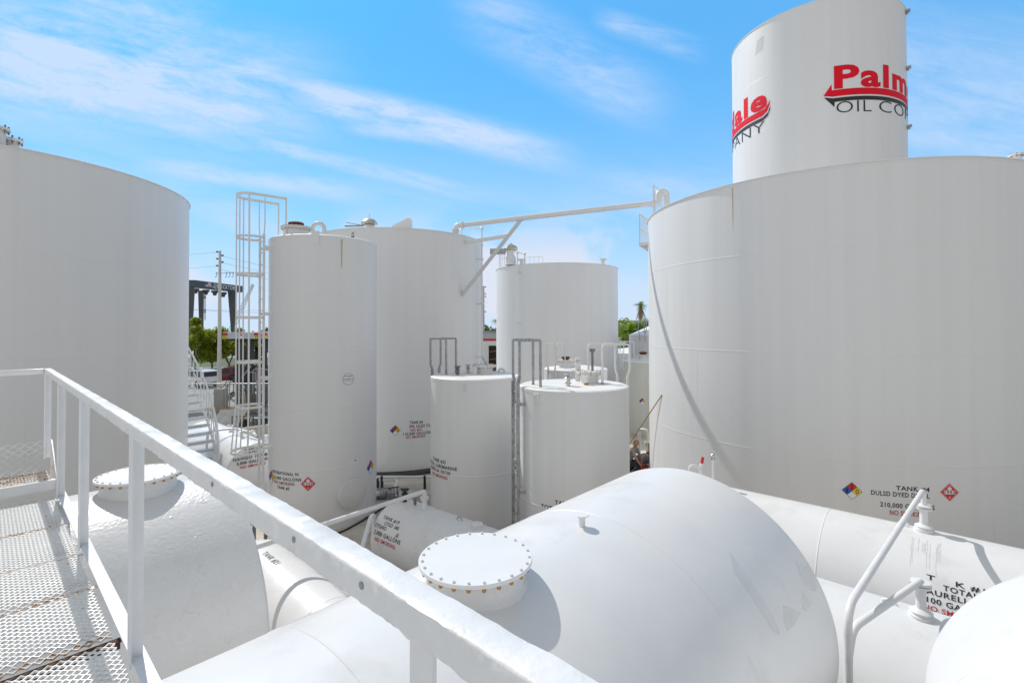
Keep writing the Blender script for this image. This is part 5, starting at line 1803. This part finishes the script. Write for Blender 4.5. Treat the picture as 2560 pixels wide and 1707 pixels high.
def leg(u0, u1, v0, ub0, ub1, v1, Y, dep=1.6):
    q = M()
    top = [W(u0, v0, Y), W(u1, v0, Y)]; bot = [W(ub0, v1, Y), W(ub1, v1, Y)]
    k = (top[0].z - (ZO)) / (top[0].z - bot[0].z)
    bot = [t_.lerp(b, k) for t_, b in zip(top, bot)]
    back = Vector((-.42 * dep, dep * .8, 0))
    vs = [top[0], top[1], bot[1], bot[0]]; vs = vs + [p + back for p in vs]
    q.add(vs, [(0, 1, 2, 3), (7, 6, 5, 4), (0, 4, 5, 1), (1, 5, 6, 2), (2, 6, 7, 3), (3, 7, 4, 0)])
    return q.build('leg', CRANE, cr)


leg(470, 486, 718, 470, 482, 790, 116)
leg(495, 509, 726, 497, 508, 795, 122)
leg(569, 592, 726, 576, 587, 812, 120)
for u_, v_ in ((515, 727), (537, 729), (558, 733), (489, 724)):
    p = W(u_, v_, 119)
    M().box(p, 1.3, .8, .5).box(p - UP * .35, .9, .5, .35).cyl(p - UP * .7 - Vector((.3, 0, 0)), p - UP * .7 + Vector((.3, 0, 0)), .28, 10).build('hoist_block', CRANE, cr)
q = M()
for u_ in (511.5, 514):
    q.beam(W(u_, 735, 121), W(u_, 800, 121), .08, .08, up=Vector((1, 0, 0)))
for v_ in (741, 745, 775, 780): q.beam(W(509, v_, 121), W(515, v_, 121), .1, .35)
q.build('side_ladder', CRANE_L, cr)
bmn = thing('lattice_boom', 'thin slanting lattice crane boom behind the caged ladder', 'crane', gz(590, 160))
p0, p1 = W(580, 822, 160), W(633, 711, 160)
q = M(); d = (p1 - p0); L_ = d.length; d = d.normalized(); sd = Vector((0, 1, 0)).cross(d).normalized()
p0 = p0 - d * ((p0.z - ZO) / d.z); L_ = (p1 - p0).length
for a in (-1, 1):
    for b in (-1, 1): q.beam(p0 + sd * .75 * a + Vector((0, .7 * b, 0)), p1 + sd * .25 * a + Vector((0, .25 * b, 0)), .10, .10)
k = int(L_ / 1.6)
for i in range(k):
    a = 1 if i % 2 else -1
    w0, w1 = .75 - .5 * i / k, .75 - .5 * (i + 1) / k
    q.beam(p0 + d * (L_ * i / k) + sd * w0 * a, p0 + d * (L_ * (i + 1) / k) - sd * w1 * a, .06, .06)
q.build('boom', GALV_DK, bmn)


def utility_pole(label, u, vtop, Y, r0, r1, pins, lamp=False):
    base = gz(u, Y); top = W(u, vtop, Y).z
    t = thing('utility_pole', label, 'utility pole', base)
    M().tube([base - UP * .2, Vector((base.x, base.y, top))], [r0, r1], 12).build('pole', POLE, t)
    for dz, sd in pins:
        c = Vector((base.x, base.y, top - dz))
        q = M().lathe([(.035, 0), (.035, .12), (.09, .13), (.05, .17), (.09, .2), (.05, .24), (.08, .27), (.02, .3)], c + Vector((sd * r1 * .5, 0, 0)), 8, Vector((sd, 0, .12)).normalized(), cap1=True)
        q.build('insulator', GALV_DK, t)
    return t, base, top


up1, pb1, pt1 = utility_pole('tall concrete utility pole in front of the crane and trees', 548.5, 627, 44, .20, .10, ((.12, -1), (.45, 1), (.75, -1), (1.05, 1), (1.38, -1)))
q = M()
for dx in (-.35, .55, .85, 1.15):
    c = Vector((pb1.x + dx, pb1.y, pt1 - 2.1))
    q.tube([c, c + Vector((.1, 0, .18)), c + Vector((.05, 0, -.2)), c + Vector((-.08, 0, -.32))], .022, 6)
q.beam((pb1.x - .4, pb1.y, pt1 - 2.05), (pb1.x + 1.2, pb1.y, pt1 - 2.0), .03, .03)
q.build('switch_gear', BLACKM, up1)
q = M().tube(bend([(pb1.x, pb1.y, pt1 - 3.75), (pb1.x - .5, pb1.y - .1, pt1 - 3.3), (pb1.x - .95, pb1.y - .2, pt1 - 3.15)], .3), .035, 8)
q.box((pb1.x - 1.0, pb1.y - .2, pt1 - 3.13), .35, .16, .08).build('lamp_arm', GALV, up1)
up2, pb2, pt2 = utility_pole('concrete utility pole between the two broad back tanks', 1209, 715, 62, .17, .11, ((.15, 1), (.45, -1), (1.0, 1), (1.35, 1), (1.7, -1), (3.3, 1)))
M().box((pb2.x + 1.9, pb2.y, pt2 - 8.7), .75, .5, .75).beam((pb2.x, pb2.y, pt2 - 8.5), (pb2.x + 1.6, pb2.y, pt2 - 8.6), .05, .05).build('transformer', GALV_DK, up2)


def wire(label, p0, p1, sag, r=.009):
    p0, p1 = Vector(p0), Vector(p1)
    pts = [p0.lerp(p1, i / 16) - UP * (4 * sag * (i / 16) * (1 - i / 16)) for i in range(17)]
    tag(M().tube(pts, r, 5).build('power_line', BLACKM, loc=p0), label, 'power line')


for i, (dz, lab) in enumerate(((.12, 'highest power line left of the utility pole top'), (1.38, 'second power line left of the utility pole'))):
    wire(lab, (pb1.x, pb1.y, pt1 - dz), (pb1.x - 40, pb1.y + 6, pt1 - dz + .8), .7)
for i, (dz, lab) in enumerate(((.45, 'topmost power line running right behind the caged ladder'), (1.05, 'middle power line running right behind the caged ladder'), (1.7, 'lower power line running right behind the caged ladder'))):
    wire(lab, (pb1.x, pb1.y, pt1 - dz), (pb2.x, pb2.y + 10, pt2 - dz - .5), .8)
wire('low slack cable in front of the crane legs', W(440, 768, 60), W(690, 782, 60), .2, .012)
wire('taut cable just under the slack cable before the crane', W(440, 774, 60), W(690, 776, 60), .05, .012)
wire('thin cable right of the pole beside the red striped building', (pb2.x, pb2.y, pt2 - 9.2), (pb2.x + 20, pb2.y, pt2 - 11.2), .4)

# ------------------------------------------------------------------ yard pipes, hoses, pump
for k, (v_, lab) in enumerate(((1193, 'farther of two white pipes crossing the yard left of TANK 25'), (1199.5, 'nearer of two white pipes crossing the yard left of TANK 25'))):
    p0, p1 = W(900, v_ - 1.5, 15.9), W(1130, v_ - 1, 15.9)
    t = thing('ground_pipe', lab, 'pipe', ((p0.x + p1.x) / 2, 15.9, 0))
    if k == 0: M().tube([p0, p1], .045, 12).build('pipe', P_WHITE, t)
    else:
        e = W(993, v_, 15.9)
        M().tube(bend([p0, e, W(987, 1222, 14.6)], .12), .05, 12).build('pipe', P_WHITE, t)
    for u_ in (955, 1062) if k == 0 else (945,):
        c = W(u_, v_, 15.9)
        M().box((c.x, c.y, c.z / 2), .07, .1, c.z + .12).build('support', BLACKM, t)
p0 = Vector((T3[0] + T3[2] * .97, T3[1] + .25, .42)); p1 = W(990, 1228, 14.4)
vv = thing('valve_pipe', 'grey flanged valve pipe with a rusty handle sticking out of the RECREATIONAL 90 tank', 'valve', (p0.x, p0.y, 0))
M().tube([p0 - Vector((.1, 0, 0)), p1], .075, 14).build('pipe', P_WHITE, vv)
q = M()
d = (p1 - p0).normalized()
for k in (.12, .2, .42, .5, .62):
    q.lathe([(.12, 0), (.12, .035)], p0 + d * k, 16, d, cap0=True, cap1=True)
q.lathe([(.06, 0), (.115, .05), (.115, .15), (.06, .2)], p0 + d * .26, 16, d)
q.build('flange', GALV, vv)
M().beam(p0 + d * .35 + UP * .12, p0 + d * .35 + Vector((.35, -.1, .2)), .03, .03).build('handle', RUST_DK, vv)
M().box((p1.x, p1.y, .12), .4, .2, .24).build('support', GALV_DK, vv)
for lab, pts in (('black hose lying on the yard floor behind TANK 19', [(1000, 1246), (975, 1258), (955, 1270), (925, 1290), (890, 1303), (850, 1314), (800, 1330), (700, 1352)]),
                 ('second black hose curving along the foot of the RECREATIONAL 90 tank', [(985, 1240), (958, 1268), (930, 1287), (895, 1307), (868, 1322), (838, 1335), (780, 1352)])):
    tag(M().tube(bend([onz(u_, v_, .03) for u_, v_ in pts], .3), .022, 8).build('hose', BLACKM, loc=onz(*pts[3], 0)), lab, 'hose')
c = onz(955, 1245, 0)
bx = tag(M().box(c + UP * .12, .35, .3, .24).obox(c + UP * .25, Vector((1, 0, 0)), Vector((0, 1, 0)), UP, .42, .36, .03).build('junction_box', GALV_DK, loc=c), 'small grey box on the yard floor at the tank foot', 'box')
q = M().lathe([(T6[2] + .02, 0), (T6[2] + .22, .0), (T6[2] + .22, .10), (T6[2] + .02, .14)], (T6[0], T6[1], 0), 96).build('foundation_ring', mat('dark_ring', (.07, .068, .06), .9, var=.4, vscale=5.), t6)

# pump and pipe loop behind the worker
c = onz(1606, 1146, .35)
pu = thing('pump', 'grey electric pump with rusty fittings behind the worker', 'pump', (c.x, c.y, 0))
ex = Vector((.8, .6, 0))
q = M().cyl(c - ex * .22, c + ex * .2, .17, 18)
for k in range(-2, 3): q.lathe([(.185, 0), (.185, .02)], c + ex * (.07 * k), 18, ex, cap0=True, cap1=True)
q.build('motor', GALV, pu)
M().cyl(c - ex * .26, c - ex * .215, .16, 18).cyl(c - ex * .285, c - ex * .25, .05, 12).build('end_plate', GALV_DK, pu)
M().cyl(c + ex * .2, c + ex * .5, .12, 14).lathe([(.2, 0), (.2, .1)], c + ex * .42, 16, ex, cap0=True, cap1=True).tube([c + ex * .45, c + ex * .45 + UP * .5], .06, 10).build('pump_head', RUST, pu)
M().box(c + ex * .1 - UP * .26, .9, .5, .18).build('base', CONC, pu)
lp0, lp1 = W(1598, 1080, 19.5), W(1618, 1082, 19.2)
lp = thing('pipe_loop', 'cream pipe bent in a loop between the worker and the huge tank', 'pipe', (lp0.x, lp0.y, 0))
pts = [Vector((lp0.x, lp0.y, .05)), Vector((lp0.x, lp0.y, lp0.z + .12)), Vector((lp1.x, lp1.y, lp1.z + .12)), Vector((lp1.x, lp1.y, .2))]
M().tube(bend(pts, .14), .055, 12).build('pipe', GREENT, lp)
M().lathe([(.12, 0), (.12, .04)], Vector((lp1.x, lp1.y, .62)), 14, cap0=True, cap1=True).lathe([(.12, 0), (.12, .04)], Vector((lp1.x, lp1.y, .68)), 14, cap0=True, cap1=True).build('flange', GREENT, lp)
for k in range(2):
    p0, p1 = onz(1530, 1165 + 14 * k, .12), onz(1640, 1176 + 14 * k, .12)
    t = thing('ground_pipe', ('cream pipe lying on the ground just behind the worker', 'cream pipe on the ground nearest the red bucket')[k], 'pipe', p0 * .5 + p1 * .5)
    M().tube([p0, p1], .06, 12).build('pipe', GREENT, t)

# ------------------------------------------------------------------ the worker


def skin_mesh(name, nodes, edges, m, parent, sub=2):
    me = bpy.data.meshes.new('tmp')
    me.from_pydata([Vector(p) for p, r in nodes], edges, [])
    ob = bpy.data.objects.new('tmp', me); C.objects.link(ob)
    md = ob.modifiers.new('s', 'SKIN')
    for i, (p, r) in enumerate(nodes):
        v = me.skin_vertices[0].data[i]
        v.radius = (r, r) if not isinstance(r, tuple) else r
        v.use_root = i == 0
    sb_ = ob.modifiers.new('d', 'SUBSURF'); sb_.levels = sub; sb_.render_levels = sub
    e = bpy.data.meshes.new_from_object(ob.evaluated_get(bpy.context.evaluated_depsgraph_get()))
    bpy.data.objects.remove(ob); bpy.data.meshes.remove(me)
    off = OFF[parent.name] if parent else Vector()
    for v in e.vertices: v.co = v.co - off
    e.materials.clear(); e.materials.append(m)
    for p in e.polygons: p.use_smooth = True
    o = bpy.data.objects.new(name, e); C.objects.link(o)
    if parent: o.parent = parent; OFF[o.name] = off
    return o


wy = 17.1
bk = W(1606, 1160, wy)
wp_ = Vector((W(1577, 1100, wy).x, wy, 0))
pe = thing('person', 'crouching blond person in a grey work shirt reaching into a red bucket', 'person', wp_)


def H(x, y, z): return wp_ + Vector((x, y, z))


hand = Vector((bk.x - .02, bk.y - .06, .50))
pel, chest, neck, head = H(-.10, .12, .46), H(.05, .02, .86), H(.13, -.03, 1.02), H(.17, -.06, 1.17)
shR, shL = H(.20, .12, .93), H(.02, -.16, .92)
nodes = [(pel, (.15, .12)), (pel.lerp(chest, .5), (.145, .11)), (chest, (.16, .12)), (neck, .06), (head - UP * .03, .085), (head + UP * .05, .092)]
edges = [(0, 1), (1, 2), (2, 3), (3, 4), (4, 5)]


def chain(start, pts):
    prev = start
    for p, r in pts:
        nodes.append((p, r)); edges.append((prev, len(nodes) - 1)); prev = len(nodes) - 1
    return prev


elR = shR.lerp(hand, .5) + Vector((.05, .05, .02))
wR = chain(2, [(shR, .062), (elR, .046), (hand + (elR - hand).normalized() * .08, .030), (hand, .036)])
fd = (hand - elR).normalized(); fs_ = fd.cross(Vector((0, 1, 0))).normalized()
for i, ln in enumerate((.070, .082, .078, .060)):
    o_ = fs_ * ((i - 1.5) * .021)
    chain(wR, [(hand + o_ + fd * .045, .0095), (hand + o_ + fd * (.05 + ln * .5) + Vector((0, -.012, 0)), .0085), (hand + o_ * .9 + fd * (.05 + ln * .85) + Vector((0, -.035, 0)), .0075)])
chain(wR, [(hand - fs_ * .035 + fd * .01 + Vector((0, -.02, 0)), .011), (hand - fs_ * .048 + fd * .05 + Vector((0, -.035, 0)), .009)])
hl = H(.22, -.40, .52)
wL = chain(2, [(shL, .062), (shL.lerp(hl, .5) + Vector((-.02, -.08, -.02)), .046), (hl.lerp(shL, .12), .03), (hl, .034)])
for i, ln in enumerate((.070, .082, .078, .060)):
    o_ = Vector((0, (i - 1.5) * .021, 0))
    chain(wL, [(hl + o_ + Vector((.03, 0, -.035)), .0095), (hl + o_ + Vector((.04, 0, -.04 - ln * .5)), .0085), (hl + o_ + Vector((.03, 0, -.04 - ln * .85)), .0075)])
chain(wL, [(hl + Vector((.03, -.04, .0)), .011), (hl + Vector((.05, -.05, -.03)), .009)])
legs = []
for sd in (-1, 1):
    hip = pel + Vector((.03 * sd, .11 * sd, -.03))
    knee = H(.28, .22 * sd - .02, .50); ank = H(-.02, .20 * sd, .10)
    chain(0, [(hip, .10), (knee, .062), (knee.lerp(ank, .45), .055), (ank, .04), (ank + Vector((.05, 0, -.055)), .04), (ank + Vector((.19, 0, -.065)), .03)])
    legs.append((hip, knee, ank))
body = skin_mesh('body', nodes, edges, SKIN, pe)
# face: nose, brow, eyes, mouth and ears on the head turned down and to the right
fdir = Vector((.80, -.45, -.40)).normalized(); sdir = fdir.cross(UP).normalized(); udir = sdir.cross(fdir)
hc_ = head + UP * .03
q = M().sphere(hc_ + fdir * .10 - udir * .012, .018, 8)
for sd in (-1, 1): q.sphere(hc_ + sdir * (.092 * sd) - udir * .01, .028, 8)
q.build('nose_and_ears', SKIN, pe)
q = M()
for sd in (-1, 1): q.sphere(hc_ + fdir * .084 + sdir * (.034 * sd) + udir * .018, .012, 8)
q.obox(hc_ + fdir * .088 - udir * .05, sdir, fdir, udir, .045, .01, .008)
q.build('eyes_and_mouth', RUST_DK, pe)
rnd = random.Random(5); vs, fs = [], []
q = M()
for i in range(900):
    d = Vector((rnd.gauss(0, 1), rnd.gauss(0, 1), rnd.gauss(0, 1))).normalized()
    if d.dot(fdir) > .35 or d.dot(udir) < -.45: continue
    p = hc_ + d * .098; tng = (d.cross(Vector((rnd.gauss(0, .3), rnd.gauss(0, .3), 1)))).normalized(); dn_ = (-UP + d * .25 + tng * .3).normalized()
    q.add([p - tng * .01, p + tng * .01, p + dn_ * .05 + d * .008], [(0, 1, 2)])
q.build('hair', HAIR, pe, 180)
skin_mesh('shirt', [(pel + UP * .06, (.17, .14)), (pel.lerp(chest, .5), (.172, .14)), (chest, (.185, .145)), (neck - UP * .04, .085), (shR, .085), (shR.lerp(elR, .75), .066), (shL, .085), (shL.lerp(hl, .4) + Vector((-.02, -.07, -.01)), .066)],
          [(0, 1), (1, 2), (2, 3), (2, 4), (4, 5), (2, 6), (6, 7)], SHIRT, pe)
tn = [(pel, (.165, .14))]; te_ = []
for hip, knee, ank in legs:
    k = len(tn); tn += [(hip, .115), (knee, .080), (knee.lerp(ank, .5), .072), (ank + UP * .03, .062)]
    te_ += [(0, k), (k, k + 1), (k + 1, k + 2), (k + 2, k + 3)]
skin_mesh('trousers', tn, te_, TROUS, pe)
for hip, knee, ank in legs:
    skin_mesh('boot', [(ank + Vector((-.03, 0, -.045)), .055), (ank + Vector((.06, 0, -.05)), .052), (ank + Vector((.20, 0, -.06)), .04)], [(0, 1), (1, 2)], SHOE, pe)
skin_mesh('glove', [(hand + (elR - hand).normalized() * .06, .036), (hand + fd * .02, (.045, .026)), (hand + fd * .055, (.045, .022))], [(0, 1), (1, 2)], GLOVE, pe, 1)
# bucket
bb = Vector((bk.x + .03, bk.y - .04, 0))
bu = thing('bucket', 'red plastic bucket under the hand of the crouching worker', 'bucket', bb)
M().lathe([(.01, .012), (.125, .012), (.125, 0), (.135, 0), (.165, .37), (.178, .375), (.178, .395), (.155, .395), (.15, .36), (.12, .03), (.01, .03)], bb, 28).build('pail', BUCKET, bu)
M().tube(arc(bb + UP * .36, .18, 0, math.pi, 14, Vector((.3, .95, 0)), Vector((.9, -.3, -.1)).normalized()), .005, 6).build('bail', GALV, bu)
# long wooden pole leaning on the huge tank
p1 = cylhit(BIG, 1656, 985); p0 = onz(1528, 1178, .02)
p0 = p0 + (p0 - p1) * 0
tag(M().tube([p0, p0.lerp(p1, .5), p1 - (p1 - p0).normalized() * .03], [.019, .018, .016], 10).build('wooden_pole', WOOD, loc=p0), 'long brown wooden pole leaning on the huge tank above the worker', 'pole')
